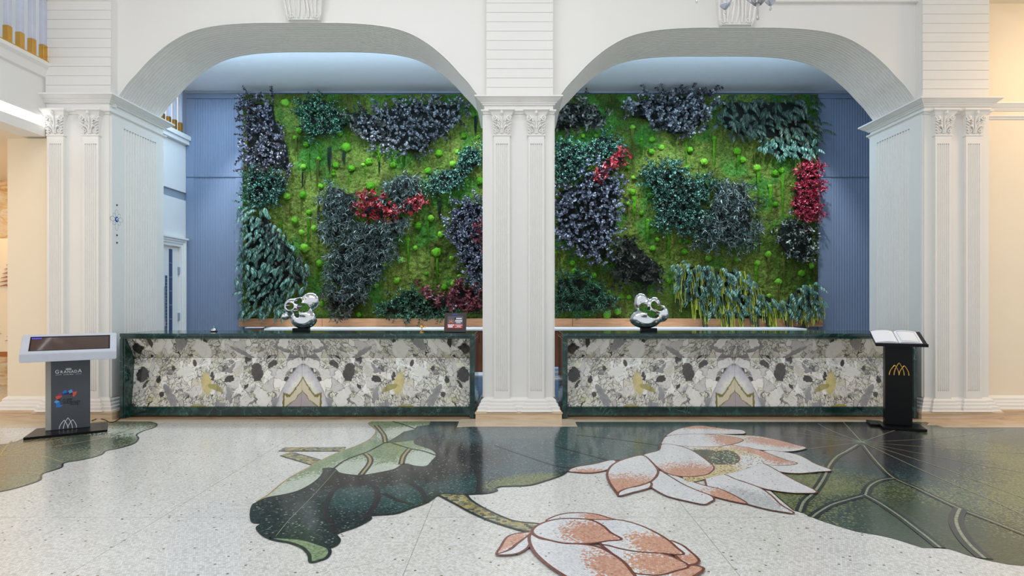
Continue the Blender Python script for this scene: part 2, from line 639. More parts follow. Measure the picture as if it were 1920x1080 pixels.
    for (px, py, rx, ry, rot_, c) in stones:
        cu, cz = (px - 567.5) / 141.0, EYE - (py - HY) / 141.0
        a = math.radians(rot_)
        ca, sa = math.cos(a), math.sin(a)
        du = t.m('SUBTRACT', uw, cu)
        dz = t.m('SUBTRACT', zw, cz)
        p_ = t.m('MULTIPLY', t.m('ADD', t.m('MULTIPLY', du, ca), t.m('MULTIPLY', dz, -sa)), 141.0 / rx)
        q_ = t.m('MULTIPLY', t.m('ADD', t.m('MULTIPLY', du, sa), t.m('MULTIPLY', dz, ca)), 141.0 / ry)
        d = t.m('ADD', t.m('MULTIPLY', p_, p_), t.m('MULTIPLY', q_, q_))
        cc = t.mix(t.rng(cl, 0.3, 0.7, 0.0, 0.5), c, tuple(min(1, k * 1.9) for k in c[:3]) + (1,))
        col = t.mix(t.rng(d, 0.92, 1.16, 0.95, 0.0), col, cc)
    # mirrored chevron figure in the middle
    zz = zw
    uu = t.m('ADD', u, t.m('MULTIPLY', sepw.outputs[0], 0.03))
    u2 = t.m('MULTIPLY', uu, uu)
    outer = t.m('SUBTRACT', t.m('SUBTRACT', t.m('ADD', 0.72, t.m('MULTIPLY', uu, -0.45)), t.m('MULTIPLY', u2, 3.2)), zz)          # >0 inside lilac field
    inner = t.m('SUBTRACT', t.m('ADD', t.m('SUBTRACT', 0.53, t.m('MULTIPLY', uu, 2.4)), t.m('MULTIPLY', u2, 6.0)), zz)          # >0 inside cream field
    core = t.m('SUBTRACT', t.m('SUBTRACT', 0.32, t.m('MULTIPLY', uu, 0.95)), zz)
    side = t.m('LESS_THAN', uu, 0.235)
    lil = t.m('MULTIPLY', t.rng(outer, 0.0, 0.02), t.m('LESS_THAN', uu, 0.40))
    lcol = t.ramp(t.m('MULTIPLY', outer, 2.6), [(0.0, lin(140, 138, 142)), (0.12, lin(196, 194, 202)), (0.35, lin(214, 212, 218)), (0.6, lin(242, 240, 226)), (1.0, lin(206, 202, 206))])
    col = t.mix(t.m('MULTIPLY', lil, 0.85), col, lcol)
    olm = t.m('MULTIPLY', t.m('MULTIPLY', t.rng(inner, -0.02, 0.0), t.m('LESS_THAN', uu, 0.26)), t.m('LESS_THAN', core, 0.012))
    col = t.mix(olm, col, lin(120, 116, 48))
    crm = t.m('MULTIPLY', t.m('MULTIPLY', t.rng(inner, 0.012, 0.026), side), t.rng(core, -0.014, -0.004, 1.0, 0.0))
    col = t.mix(crm, col, lin(216, 204, 178))
    com = t.m('MULTIPLY', t.rng(core, 0.0, 0.01), side)
    col = t.mix(com, col, lin(176, 164, 164))
    t.fin(col, 0.12, 0, 0.5)
    return t.mat


M['breccia_l'] = breccia('breccia marble left', -2.83)
M['breccia_r'] = breccia('breccia marble right', 2.92)

# ------------------------------------------------------------------ floor
G_ = [(0.0, lin(204, 200, 193)), (0.25, lin(222, 219, 213)), (0.55, lin(232, 230, 226)), (0.8, lin(240, 239, 236)), (1.0, lin(212, 209, 203))]
M['mosaic'] = tile_mat('pale mosaic floor', G_, (), 0.17, joints=True, fleck=lin(112, 104, 72), dens=0.0036)
mb = MB()
mb.add([(-12, -3, 0), (12, -3, 0), (12, 13, 0), (-12, 13, 0)], [(0, 1, 2, 3)])
mb.add([(-12, -3, -.2), (12, -3, -.2), (12, 13, -.2), (-12, 13, -.2)], [(3, 2, 1, 0)])
floor = struct(mb, 'floor', M['mosaic'], fix=False)

# ------------------------------------------------------------------ generic parts of the classical front


def flute_strip(mb, a0, a1, z0, z1, n, depth, mp, margin=0.0):
    """row of round grooves between a0 and a1; mp(a, d, z) gives the position, d is depth behind the face"""
    prof = []
    if margin:
        prof.append((a0 - margin, 0))
    w = (a1 - a0) / n
    for i in range(n):
        c = a0 + (i + 0.5) * w
        g = w * 0.34
        for k in range(5):
            th = math.pi * k / 4
            prof.append((c - g * math.cos(th), depth * math.sin(th)))
    prof.append((a1 + margin, 0))
    if not margin:
        prof.insert(0, (a0, 0))
    vs = [mp(a, d, z0) for a, d in prof] + [mp(a, d, z1) for a, d in prof]
    m_ = len(prof)
    fs = [(i, i + 1, m_ + i + 1, m_ + i) for i in range(m_ - 1)]
    mb.add(vs, fs)
    for i in range(n):                                   # closed ends of each groove
        s_ = 1 + i * 5
        idx = [s_ + k for k in range(5)]
        mb.add([mp(*prof[k], z0) for k in idx], [tuple(range(5))])
        mb.add([mp(*prof[k], z1) for k in idx], [tuple(range(5))])


def pilaster_mesh(w, z0, z1, fz0, fz1, n):
    mb = MB()
    h = w / 2
    mb.box(-h, h, 0.014, 0.05, z0, z1)
    mb.box(-h, h, 0, 0.014, z0, fz0)
    mb.box(-h, h, 0, 0.014, fz1, z1)
    fw = h * 0.78
    mb.box(-h, -fw, 0, 0.014, fz0, fz1)
    mb.box(fw, h, 0, 0.014, fz0, fz1)
    flute_strip(mb, -fw, fw, fz0, fz1, n, 0.0135, lambda a, d, z: (a, d, z))
    return mb.mesh('pilaster', M['white_trim'], fix=False)


def spiral(cx, cz, r0, r1, turns, start, y, n=22, bulge=0.015):
    pts = []
    for i in range(n):
        t = i / (n - 1)
        r = r0 + (r1 - r0) * t
        a = start + turns * 2 * math.pi * t
        pts.append((cx + r * math.cos(a), y - bulge * t, cz + r * math.sin(a)))
    return pts


def capital_mesh():
    mb = MB()
    mb.bbox(-0.118, 0.118, -0.012, 0.055, 0.0, 0.022, 0.006)

    def frustum(w0, w1, y0, y1, z0, z1):
        a, b = w0 / 2, w1 / 2
        mb.add([(-a, y0, z0), (a, y0, z0), (a, .055, z0), (-a, .055, z0), (-b, y1, z1), (b, y1, z1), (b, .055, z1), (-b, .055, z1)],
               [(0, 3, 2, 1), (4, 5, 6, 7), (0, 1, 5, 4), (1, 2, 6, 5), (2, 3, 7, 6), (3, 0, 4, 7)])
    frustum(0.20, 0.215, 0.0, -0.004, 0.02, 0.14)
    frustum(0.215, 0.25, -0.004, -0.03, 0.14, 0.272)
    frustum(0.262, 0.292, -0.032, -0.05, 0.268, 0.30)
    frustum(0.292, 0.325, -0.05, -0.068, 0.30, 0.318)
    mb.bbox(-0.170, 0.170, -0.078, 0.055, 0.318, 0.346, 0.006)
    for s in (-1, 1):
        # upper volute and its stem
        sp = spiral(s * 0.098, 0.222, 0.034, 0.006, s * 1.35, math.pi / 2, -0.035)
        stem = [(s * 0.012, -0.012, 0.10), (s * 0.03, -0.022, 0.16), (s * 0.052, -0.03, 0.22), (s * 0.075, -0.034, 0.25)]
        mb.tube(stem + sp, [0.008] * 4 + [0.010 - 0.004 * i / 21 for i in range(22)], 6)
        # lower scroll
        sp = spiral(s * 0.060, 0.068, 0.030, 0.005, -s * 1.25, math.pi / 2, -0.014)
        mb.tube(sp, [0.009 - 0.004 * i / 21 for i in range(22)], 6)
        mb.tube([(s * 0.014, -0.008, 0.03), (s * 0.018, -0.02, 0.075), (s * 0.034, -0.03, 0.11), (s * 0.062, -0.034, 0.125), (s * 0.09, -0.03, 0.115),
                 (s * 0.104, -0.02, 0.09)], [0.008, 0.009, 0.010, 0.009, 0.007, 0.004], 6)
        # outer leaf with lobes, running up the edge
        for k in range(6):
            z = 0.045 + k * 0.037
            x = s * (0.096 + k * 0.0045)
            mb.tube([(s * 0.07, -0.012 - k * 0.003, z - 0.02), (x, -0.02 - k * 0.004, z), (x + s * 0.014, -0.008 - k * 0.004, z + 0.014)], [0.009, 0.010, 0.004], 6)
        for k in range(4):
            z = 0.13 + k * 0.03
            mb.tube([(s * 0.022, -0.016, z - 0.03), (s * 0.045, -0.034, z), (s * 0.062, -0.028, z + 0.022)], [0.006, 0.009, 0.003], 6)
    mb.tube([(0, -0.012, 0.03), (0, -0.03, 0.10), (0, -0.026, 0.16), (0, -0.034, 0.26)], [0.007, 0.012, 0.007, 0.012], 8)
    mb.tube([(0, -0.03, 0.25), (0, -0.06, 0.29), (0, -0.072, 0.315)], [0.010, 0.022, 0.008], 8)
    return mb.mesh('capital', M['white_trim'], smooth=False)


CAPM = capital_mesh()
PILM = pilaster_mesh(0.208, 0.10, 3.70, 0.36, 3.585, 6)
YP, YB = 8.05, 9.28                                  # front and back of the piers
CORN = [(0.0, 4.10), (0.022, 4.10), (0.030, 4.118), (0.044, 4.122), (0.048, 4.134), (0.060, 4.138), (0.078, 4.152), (0.104, 4.176), (0.120, 4.182), (0.120, 4.202), (0.0, 4.206)]
LOWM = [(0.0, 3.985), (0.014, 3.986), (0.020, 4.004), (0.034, 4.012), (0.040, 4.020), (0.040, 4.036), (0.0, 4.040)]
BASE = [(0.0, 0.270), (0.010, 0.262), (0.036, 0.240), (0.040, 0.236), (0.040, 0.208), (0.050, 0.202), (0.060, 0.196), (0.062, 0.166), (0.074, 0.160), (0.082, 0.154),
        (0.082, 0.120), (0.090, 0.116), (0.096, 0.108), (0.096, 0.100), (0.0, 0.100)]
PLIN = [(0.0, 0.100), (0.100, 0.100), (0.116, 0.092), (0.116, 0.072), (0.108, 0.066), (0.108, 0.0), (0.0, 0.0)]


def pier(side, x0, x1, pil, mat, dz, ux0, ux1, cz_clip=None):
    mb = MB()
    mb.box(x0, x1, YP, YB, 0.0, 4.15)
    mb.box(ux0, ux1, 8.045, 9.12, 4.15, 7.5)
    w = struct(mb, 'wall_' + side, mat)
    r = (x0, x1, YP, YB)
    mb = MB()
    mb.ring(r, [(o, z + dz) for o, z in CORN])
    mb.obj('cornice', M['white_trim'], w)
    mb = MB()
    mb.ring(r, LOWM)
    for px in pil:
        mb.ring((px - 0.104, px + 0.104, YP - 0.05, YP + 0.1), [(o * 0.6, z) for o, z in LOWM])
    mb.obj('neck_molding', M['white_trim'], w)
    mb = MB()
    mb.ring(r, BASE)
    for px in pil:
        mb.ring((px - 0.104, px + 0.104, YP - 0.035, YP + 0.1), [(o, z - 0.001) for o, z in BASE])
    mb.obj('base_molding', M['white_trim'], w)
    mb = MB()
    mb.ring(r, PLIN)
    mb.obj('stone_plinth', M['travertine'], w)
    for px in pil:
        p = link('pilaster', PILM, w, (px, YP - 0.05, 0))
        c = link('capital', CAPM, p, (0, 0, 3.686))
    # horizontal boards above the cornice
    z = 4.206 + dz
    bmh = 0.1225
    pm = MB()
    pm.bbox(ux0, ux1, 8.02, 8.0445, 0.0, bmh - 0.0025, 0.003)
    pmesh = pm.mesh('plank', M['white'])
    while z < 5.9:
        link('plank', pmesh, w, (0, 0, z))
        z += bmh
    return w


wl = pier('left_pier', -6.15, -5.33, (-6.00, -5.54), M['white'], 0.03, -6.14, -5.29)
wc = pier('center_pier', -0.406, 0.497, (XA(941, 8.0), XA(1005.5, 8.0)), M['white'], 0.0, -0.377, 0.495)
wr = pier('right_pier', 5.37, 6.216, (5.585, 5.985), M['white'], -0.02, 5.33, 6.20)


# fluted panels on the faces of the piers that look into the openings
def reveal(w, X, sgn, y0, y1, z0, z1, n):
    mb = MB()
    flute_strip(mb, y0, y1, z0, z1, n, 0.020, lambda a, d, z: (X + sgn * (0.022 - d), a, z), 0.0)
    mb.box(min(X, X + sgn * 0.022), max(X, X + sgn * 0.022), YP + 0.02, y0, z0, z1)
    mb.box(min(X, X + sgn * 0.022), max(X, X + sgn * 0.022), y1, YB - 0.02, z0, z1)
    mb.box(min(X, X + sgn * 0.022), max(X, X + sgn * 0.022), YP + 0.02, YB - 0.02, z1, 3.985)
    mb.obj('fluted_panel', M['white_trim'], w, fix=False)


reveal(wl, -5.33, 1, 8.31, 9.08, 0.27, 3.87, 13)
reveal(wr, 5.37, -1, 8.31, 9.08, 0.27, 3.87, 13)
reveal(wc, -0.406, -1, 8.31, 9.08, 0.27, 3.87, 13)
reveal(wc, 0.497, 1, 8.31, 9.08, 0.27, 3.87, 13)

# ------------------------------------------------------------------ arches
ARC = [(1.035, -0.075), (1.0, 0.0), (0.950, 0.165), (0.90, 0.30), (0.825, 0.50), (0.72, 0.715), (0.60, 0.875), (0.45, 0.962), (0.25, 0.998), (0.0, 1.0)]
YA0, YA1, ZTOP = 8.16, 9.12, 7.5


def arch(side, xc, hw, spring, rise, xl, xr):
    half = cr(ARC, 6)
    left = [(xc - u * hw, spring + h * rise) for u, h in half]
    curve = left + [(2 * xc - x, z) for x, z in left[::-1][1:]]
    mb = MB()
    for Y in (YA0, YA1):
        vs, fs = [], []
        for x, z in curve:
            vs += [(x, Y, z), (x, Y, ZTOP)]
        for i in range(len(curve) - 1):
            fs.append((2 * i, 2 * i + 2, 2 * i + 3, 2 * i + 1))
        vs += [(xl, Y, curve[0][1]), (xl, Y, ZTOP), (xr, Y, curve[-1][1]), (xr, Y, ZTOP)]
        k = len(curve) * 2
        fs += [(k, 0, 1, k + 1), (k - 2, k + 2, k + 3, k - 1)]
        mb.add(vs, fs)
    mb.box(xl - 0.0, xc - hw * 1.035 - 0.10, YA0 - 0.05, YA0 - 0.001, 4.1, ZTOP)
    mb.box(xc + hw * 1.035 + 0.10, xr, YA0 - 0.05, YA0 - 0.001, 4.1, ZTOP)
    w = struct(mb, 'wall_' + side, M['white'], fix=False)
    # ribbed soffit
    prof = [(YA0 - 0.008, 0.012), (YA0 - 0.008, -0.004), (YA0 + 0.035, -0.004), (YA0 + 0.04, 0.008)]
    n = 15
    y0, y1 = YA0 + 0.05, YA1 - 0.05
    for i in range(n):
        a = y0 + (y1 - y0) * i / n
        s = (y1 - y0) / n
        prof += [(a + s * 0.06, 0.024), (a + s * 0.30, 0.0), (a + s * 0.76, 0.0), (a + s * 0.94, 0.024)]
    prof += [(YA1 - 0.04, -0.004), (YA1 + 0.004, -0.004), (YA1 + 0.004, 0.012)]
    C = np.array(curve)
    T = np.gradient(C, axis=0)
    T /= np.linalg.norm(T, axis=1)[:, None]
    N = np.stack([-T[:, 1], T[:, 0]], 1)               # outward (upwards) normal
    vs, fs = [], []
    m_ = len(prof)
    for i in range(len(C)):
        for (yy, d) in prof:
            vs.append((C[i, 0] + N[i, 0] * d, yy, C[i, 1] + N[i, 1] * d))
    for i in range(len(C) - 1):
        for k in range(m_ - 1):
            fs.append((i * m_ + k, i * m_ + k + 1, (i + 1) * m_ + k + 1, (i + 1) * m_ + k))
    mb = MB()
    mb.add(vs, fs)
    mb.obj('ribbed_soffit', M['white_trim'], w, fix=False)
    return w


al = arch('left_arch', -2.884, 2.39, 4.268, 0.965, -5.30, -0.375)
ar = arch('right_arch', 2.938, 2.37, 4.235, 0.934, 0.49, 5.34)


def keystone(w, x0, x1, x0b, x1b, z0, z1):
    """carved acanthus keystone over the crown of an arch"""
    mb = MB()
    y = YA0
    mb.add([(x0b, y - 0.07, z0), (x1b, y - 0.07, z0), (x1b, y, z0), (x0b, y, z0), (x0, y - 0.16, z1), (x1, y - 0.16, z1), (x1, y, z1), (x0, y, z1)],
           [(0, 3, 2, 1), (4, 5, 6, 7), (0, 1, 5, 4), (1, 2, 6, 5), (2, 3, 7, 6), (3, 0, 4, 7)])
    cx = (x0b + x1b) / 2
    H = z1 - z0
    for k in range(-4, 5):
        s = k / 4
        pts = []
        for j in range(6):
            t = j / 5
            pts.append((cx + s * (x1b - x0b) * 0.5 * (1 + 0.25 * t) + 0.02 * math.sin(t * 5 + k) * (1 - abs(s)), y - 0.075 - 0.09 * t - 0.014 * (k % 2), z0 + 0.02 + (H - 0.04) * t * (1 - 0.12 * abs(s))))
        mb.tube(pts, [0.012, 0.020, 0.016, 0.020, 0.015, 0.010], 6)
    for s in (-1, 1):
        mb.tube(spiral(cx + s * 0.16, z0 + 0.055, 0.05, 0.008, -s * 1.3, math.pi / 2, y - 0.075), 0.011, 6)
        mb.tube([(cx + s * 0.20, y - 0.07, z0 - 0.015), (cx + s * 0.22, y - 0.09, z0 + 0.05), (cx + s * 0.235, y - 0.10, z0 + 0.12)], [0.006, 0.016, 0.008], 6)
    mb.obj('keystone', M['white_trim'], w)


keystone(al, XA(531, 8.05), XA(607, 8.05), XA(540, 8.1), XA(600, 8.1), 5.245, 5.72)
keystone(ar, XA(1343, 8.05), XA(1416, 8.05), XA(1350, 8.1), XA(1410, 8.1), 5.180, 5.72)
# cornice line high on the right arch wall
mb = MB()
mb.box(3.4, 5.36, YA0 - 0.06, YA0, 5.49, 5.60)
mb.obj('picture_rail', M['white_trim'], ar)

# ------------------------------------------------------------------ recess behind the arches
YBK, ZC = 11.50, 5.45
mb = MB()
mb.box(-6.3, 7.0, YBK, YBK + 0.12, 0, 5.6)
wb = struct(mb, 'wall_back', M['slate'])


def slate_panel(x0, x1, f0, f1, n, y0, y1):
    zt, zb = ZA(y0, YBK), ZA(y1, YBK)
    mb = MB()
    mb.box(x0, f0, YBK - 0.016, YBK, zb, zt)
    mb.box(f1, x1, YBK - 0.016, YBK, zb, zt)
    flute_strip(mb, f0, f1, zb, zt, n, 0.013, lambda a, d, z: (a, YBK - 0.016 + d, z))
    mb.obj('fluted_panel', M['slate'], wb, fix=False)


xL0, xL1 = -6.16, XA(457, YBK)
xR0, xR1 = XA(1533, YBK), 6.88
for (ya, yb) in ((186, 332), (334, 700)):
    slate_panel(xL0, xL1, XA(363, YBK), XA(443, YBK), 17, ya, yb)
    slate_panel(xR0, xR1, XA(1557, YBK), XA(1660, YBK), 21, ya, yb)
mb = MB()
mb.box(xL0, xL1, YBK - 0.02, YBK, ZA(185, YBK), ZC)
mb.box(xR0, xR1, YBK - 0.02, YBK, ZA(185, YBK), ZC)
mb.obj('top_panel', M['slate'], wb)
mb = MB()
mb.box(-6.17, 6.9, 9.12, 11.62, ZC, ZC + 0.15)
ce = struct(mb, 'ceiling', M['ceiling'])
mb = MB()
mb.box(-6.16, 6.88, YBK - 0.06, YBK - 0.02, ZC - 0.045, ZC - 0.005)
struct(mb, 'trim_1', M['wallgrey'])
mb = MB()
mb.box(6.88, 7.0, 9.1, YBK, 0, 5.6)
struct(mb, 'wall_right_interior', M['slate'])

# left side wall of the recess with the door, the band and the gallery above
XS = -6.17
mb = MB()
DY0, DY1, DZ = 10.30, 11.27, 2.52
mb.box(XS - 0.15, XS, YB, DY0, 0, 3.40)
mb.box(XS - 0.15, XS, DY0, DY1, DZ, 3.40)
mb.box(XS - 0.15, XS, DY1, YBK, 0, 3.40)
mb.box(XS - 0.15, XS, YB, YBK, 3.55, 4.44)
wsl = struct(mb, 'wall_left', M['white'])
mb = MB()
mb.box(XS - 0.15, XS - 0.03, YB, YBK, 3.40, 3.55)
mb.obj('recessed_band', M['wallgrey'], wsl)
mb = MB()
mb.box(XS - 0.15, XS + 0.10, YB - 0.1, YBK, 4.52, 4.60)
mb.box(XS - 0.15, XS + 0.07, YB - 0.1, YBK, 4.44, 4.52)
mb.obj('ledge', M['white_trim'], wsl)
# door
mb = MB()
for i, (o, d) in enumerate(((0.0, 0.030), (0.055, 0.045), (0.095, 0.060))):
    w_ = 0.055 if i < 2 else 0.04
    mb.box(XS, XS + d, DY0 - o - w_, DY0 - o, 0, DZ + o + w_)
    mb.box(XS, XS + d, DY1 + o, DY1 + o + w_, 0, DZ + o + w_)
    mb.box(XS, XS + d, DY0 - o, DY1 + o, DZ + o, DZ + o + w_)
mb.box(XS, XS + 0.085, DY0 - 0.17, DY1 + 0.17, DZ + 0.135, DZ + 0.165)
dr = struct(mb, 'door_1', M['white_trim'])
mb = MB()
mb.bbox(XS - 0.06, XS - 0.02, DY0 + 0.01, DY1 - 0.01, 0.01, DZ - 0.01, 0.004)
mb.obj('door_leaf', M['white'], dr)
for (ya, yb, z0, z1, nz) in ((10.96, 11.06, 0.2, 2.46, 9), (10.84, 10.90, 0.2, 1.98, 30)):
    mb = MB()
    mb.box(XS - 0.03, XS - 0.012, ya, yb, z0, z1)
    mb.obj('dark_inlay', plain('slate inlay', (70, 84, 112), 0.15), dr)
    mb = MB()
    for k in range(1, nz):
        z = z0 + (z1 - z0) * k / nz
        mb.box(XS - 0.012, XS - 0.010, ya, yb, z - 0.004, z + 0.004)
    mb.obj('inlay_joint', M['wallgrey'], dr)
mb = MB()
mb.tube([(XS + 0.02, 10.76, 0.9), (XS + 0.02, 10.76, 1.78)], 0.014)
for z in (0.95, 1.72):
    mb.tube([(XS - 0.03, 10.76, z), (XS + 0.02, 10.76, z)], 0.010)
mb.obj('pull_handle', M['chrome'], dr)
for z in (0.35, 1.18, 2.02):
    mb = MB()
    mb.bbox(XS - 0.022, XS + 0.012, DY1 - 0.03, DY1 + 0.005, z, z + 0.13, 0.003)
    mb.obj('hinge', M['wallgrey'], dr)

# gallery front on the left with the light strip, in front of and behind the pier
mb = MB()
mb.box(XS - 0.30, XS, 3.0, YP, 3.69, 3.82)
mb.box(XS - 0.30, XS, 3.0, YP, 3.94, 4.44)
mb.box(XS - 0.30, XS - 0.03, 3.0, YP, 3.82, 3.94)
prof = [(0.0, 4.44), (0.03, 4.46), (0.05, 4.56), (0.085, 4.60), (0.085, 4.645), (-0.30, 4.645), (-0.30, 4.44)]
pts = [(XS + o, 3.0, z) for o, z in prof]
mb.prism(pts, (0, YP - 0.03 - 3.0, 0))
wg = struct(mb, 'wall_gallery', M['white'])
mb = MB()
mb.box(XS - 0.03, XS - 0.004, 3.0, YP, 3.825, 3.935)
mb.obj('light_strip', M['led'], wg)
mb = MB()
mb.box(-12, XS - 0.30, 3.0, 11.6, 3.69, 3.9)
struct(mb, 'ceiling_aisle', M['cream'])
mb = MB()
mb.box(-8.2, -8.0, 3.0, 11.6, 3.9, 7.5)
struct(mb, 'wall_gallery_back', M['ceiling'])

rail = thing('balustrade', 'gallery balustrade of lit acrylic bars on brass feet, high at far left', 'railing', (XS + 0.02, 7.0, 4.645))
mb = MB()
mb.bbox(-0.045, 0.055, -4.0, 1.04, 0.0, 0.02, 0.004)
mb.obj('bottom_rail', M['gold'], rail)
mb = MB()
mb.bbox(-0.045, 0.055, -4.0, 1.04, 0.86, 0.92, 0.01)
mb.obj('top_rail', M['gold'], rail)
b1, b2 = MB(), MB()
b1.bbox(-0.03, 0.03, -0.03, 0.03, 0.20, 0.80, 0.006)
b2.bbox(-0.034, 0.034, -0.034, 0.034, 0.0, 0.20, 0.004)
b3 = MB()
b3.bbox(-0.034, 0.034, -0.034, 0.034, 0.80, 0.86, 0.004)
bm1, bm2, bm3 = b1.mesh('acrylic_bar', M['acrylic']), b2.mesh('brass_foot', M['gold']), b3.mesh('brass_cap', M['gold'])
for k in range(18):
    o = link('acrylic_bar', bm1, rail, (0, 0.99 - 0.187 * k, 0.02))
    link('brass_foot', bm2, o)
    link('brass_cap', bm3, o)
rail2 = thing('balustrade', 'gallery balustrade of acrylic bars and brass blades seen through left arch', 'railing', (XS + 0.0, 11.40, 4.60))
mb = MB()
mb.bbox(-0.05, 0.05, -2.1, 0.08, 0.0, 0.018, 0.003)
mb.obj('bottom_rail', M['gold'], rail2)
for k in range(10):
    o = link('acrylic_bar', bm1, rail2, (0, -0.10 - 0.19 * k, 0.015), scale=(0.9, 0.9, 0.97))
    link('brass_foot', bm2, o)
    link('brass_cap', bm3, o)
bl = MB()
bl.bbox(-0.05, -0.035, -0.028, 0.028, 0.0, 0.85, 0.003)
blm = bl.mesh('brass_blade', M['gold'])
for k in range(11):
    link('brass_blade', blm, rail2, (-0.03, 0.0 - 0.19 * k, 0.015))

# warm aisle on the left: cream wall beside the pier and the onyx panel beyond the opening
mb = MB()
mb.box(XA(14, 8.14), -6.15, 8.14, 9.3, 0.0, 3.69)
wal = struct(mb, 'wall_left_aisle', M['cream'])
for nm, pr, mt in (('base_molding', BASE, 'white_trim'), ('stone_plinth', PLIN, 'travertine')):
    mb = MB()
    mb.ring((XA(14, 8.14), -6.16, 8.14, 9.3), pr)
    mb.obj(nm, M[mt], wal)
mb = MB()
mb.box(-11, -6.4, 11.0, 11.2, 0, 3.69)
t = NT('banded onyx')
x_, y_, z_ = t.xyz()
on = t.ramp(t.noise(t.vec(x_, y_, t.m('MULTIPLY', z_, 3.0)), 2.5, 5, 0.6, 1.5), [(0.3, lin(214, 150, 84)), (0.5, lin(246, 214, 160)), (0.7, lin(255, 244, 220))])
wo = struct(mb, 'wall_onyx', t.fin(on, 0.2))
screen = thing('fern_screen', 'cream panel with copper fern fronds at the far left edge', 'screen', (-8.45, 10.0, 0))
mb = MB()
mb.bbox(-0.9, 0.9, 0, 0.03, 0.7, 2.55, 0.005)
mb.obj('panel', M['cream'], screen)
cop = plain('copper leaf', (176, 104, 48), 0.3, 0.6)
for (bx, bz, hgt, lean) in ((0.30, 1.62, 0.9, 0.16), (0.42, 0.74, 0.85, 0.22), (-0.2, 0.8, 1.5, -0.2), (-0.5, 0.8, 1.2, 0.3)):
    mb = MB()
    stem = [(bx + lean * (t_ / 12) ** 2, -0.012, bz + hgt * t_ / 12) for t_ in range(13)]
    mb.tube(stem, 0.008, 5)
    for j in range(1, 13):
        p = stem[j]
        L = 0.30 * (1 - j / 15)
        for s in (-1, 1):
            mb.tube([p, (p[0] + s * L * 0.5, -0.016, p[2] + L * 0.35), (p[0] + s * L, -0.012, p[2] + L * 0.25)], [0.004, 0.014, 0.003], 5)
    mb.obj('frond', cop, screen)
mb = MB()
mb.bbox(-0.92, -0.87, -0.01, 0.04, 0, 2.6, 0.004)
mb.bbox(0.87, 0.92, -0.01, 0.04, 0, 2.6, 0.004)
mb.bbox(-0.92, 0.92, -0.01, 0.04, 0.62, 0.7, 0.004)
mb.obj('frame', cop, screen)

# warm wall at the far right
mb = MB()
mb.box(6.20, 11.0, 8.22, 8.4, 0, 7.5)
war = struct(mb, 'wall_right_aisle', M['cream'])
for nm, pr, mt in (('cornice', [(o * 0.6, z - 0.02) for o, z in CORN], 'white_trim'), ('neck_molding', [(o, z - 0.02) for o, z in LOWM], 'white_trim'),
                   ('base_molding', BASE, 'white_trim'), ('stone_plinth', PLIN, 'travertine')):
    mb = MB()
    mb.ring((6.20, 11.0, 8.22, 8.4), pr)
    mb.obj(nm, M[mt], war)
mb = MB()
mb.box(6.2, 11.0, 3.0, 8.22, 5.52, 5.7)
struct(mb, 'ceiling_right_aisle', M['cream'])
mb = MB()
mb.box(-8.2, 11.0, 1.5, 9.2, 7.5, 7.7)
struct(mb, 'ceiling_lobby', M['white'])
# ------------------------------------------------------------------ stone borders and the lotus mosaic laid into the floor
def slab(name, x0, x1, y0, y1, z, mat):
    mb = MB()
    mb.box(x0, x1, y0, y1, -0.01, z)
    mb.obj(name, mat, floor)


slab('border_stone', -5.33, XA(860, 7.6), 7.78, 7.92, 0.0012, M['beige_stone'])
slab('border_stone', XA(1081, 7.6), 5.37, 7.78, 7.92, 0.0012, M['beige_stone'])
slab('border_stone', -5.33, -0.52, 7.92, 8.30, 0.0016, M['travertine_dark'])
slab('border_stone', 0.61, 5.37, 7.92, 8.30, 0.0016, M['travertine_dark'])
slab('pier_slab', XA(860, 7.6), XA(1081, 7.6), 7.43, 7.95, 0.002, M['beige_stone'])
slab('pier_slab', 5.20, 6.36, 7.44, 7.95, 0.002, M['travertine'])
slab('pier_slab', 6.36, 9.0, 7.3, 8.2, 0.002, M['travertine'])
slab('pier_slab', -6.26, -5.22, 7.44, 7.95, 0.002, M['beige_stone'])
slab('pier_slab', -8.6, -6.26, 6.2, 8.14, 0.002, M['beige_stone'])

SCL = 1920 / 540.0


def R5(p):
    return F(p[0] / (1920 / 700), 780 + p[1] / (1920 / 700))


def R6(p):
    return F(460 + p[0] / SCL, 780 + p[1] / SCL)


def R7(p):
    return F(900 + p[0] / SCL, 780 + p[1] / SCL)


def R8(p):
    return F(1380 + p[0] / SCL, 780 + p[1] / SCL)


def pts_of(seq, default):
    out = []
    f = default
    for q in seq:
        if callable(q):
            f = q
        else:
            v = f(q)
            out.append((v.x, min(v.y, 7.78)))
    return out


ZL = [0.0]


def nz():
    ZL[0] += 0.00012
    return 0.0003 + ZL[0]


def inlay(name, seq, mat, f=R6, smooth=True, outline=None, ow=0.02):
    pts = pts_of(seq, f)
    if smooth:
        pts = [(x, min(y, 7.78)) for x, y in cr(pts, 4, True)]
    z = nz()
    mb = MB()
    mb.poly([(x, y, z) for x, y in pts])
    o = mb.obj(name, mat, floor)
    for p_ in o.data.polygons:
        pass
    if outline:
        mb = MB()
        mb.strip(pts, ow, nz(), True)
        mb.obj('outline', outline, floor)
    return pts


def vein(seq, w, mat, f=R6, edge=None, ew=None):
    pts = cr(pts_of(seq, f), 5)
    if edge:
        mb = MB()
        mb.strip(pts, ew or w * 2.6, nz())
        mb.obj('vein', edge, floor)
    mb = MB()
    mb.strip(pts, w, nz())
    mb.obj('vein', mat, floor)


def ramp5(cs):
    return [(i / (len(cs) - 1), lin(*c)) for i, c in enumerate(cs)]


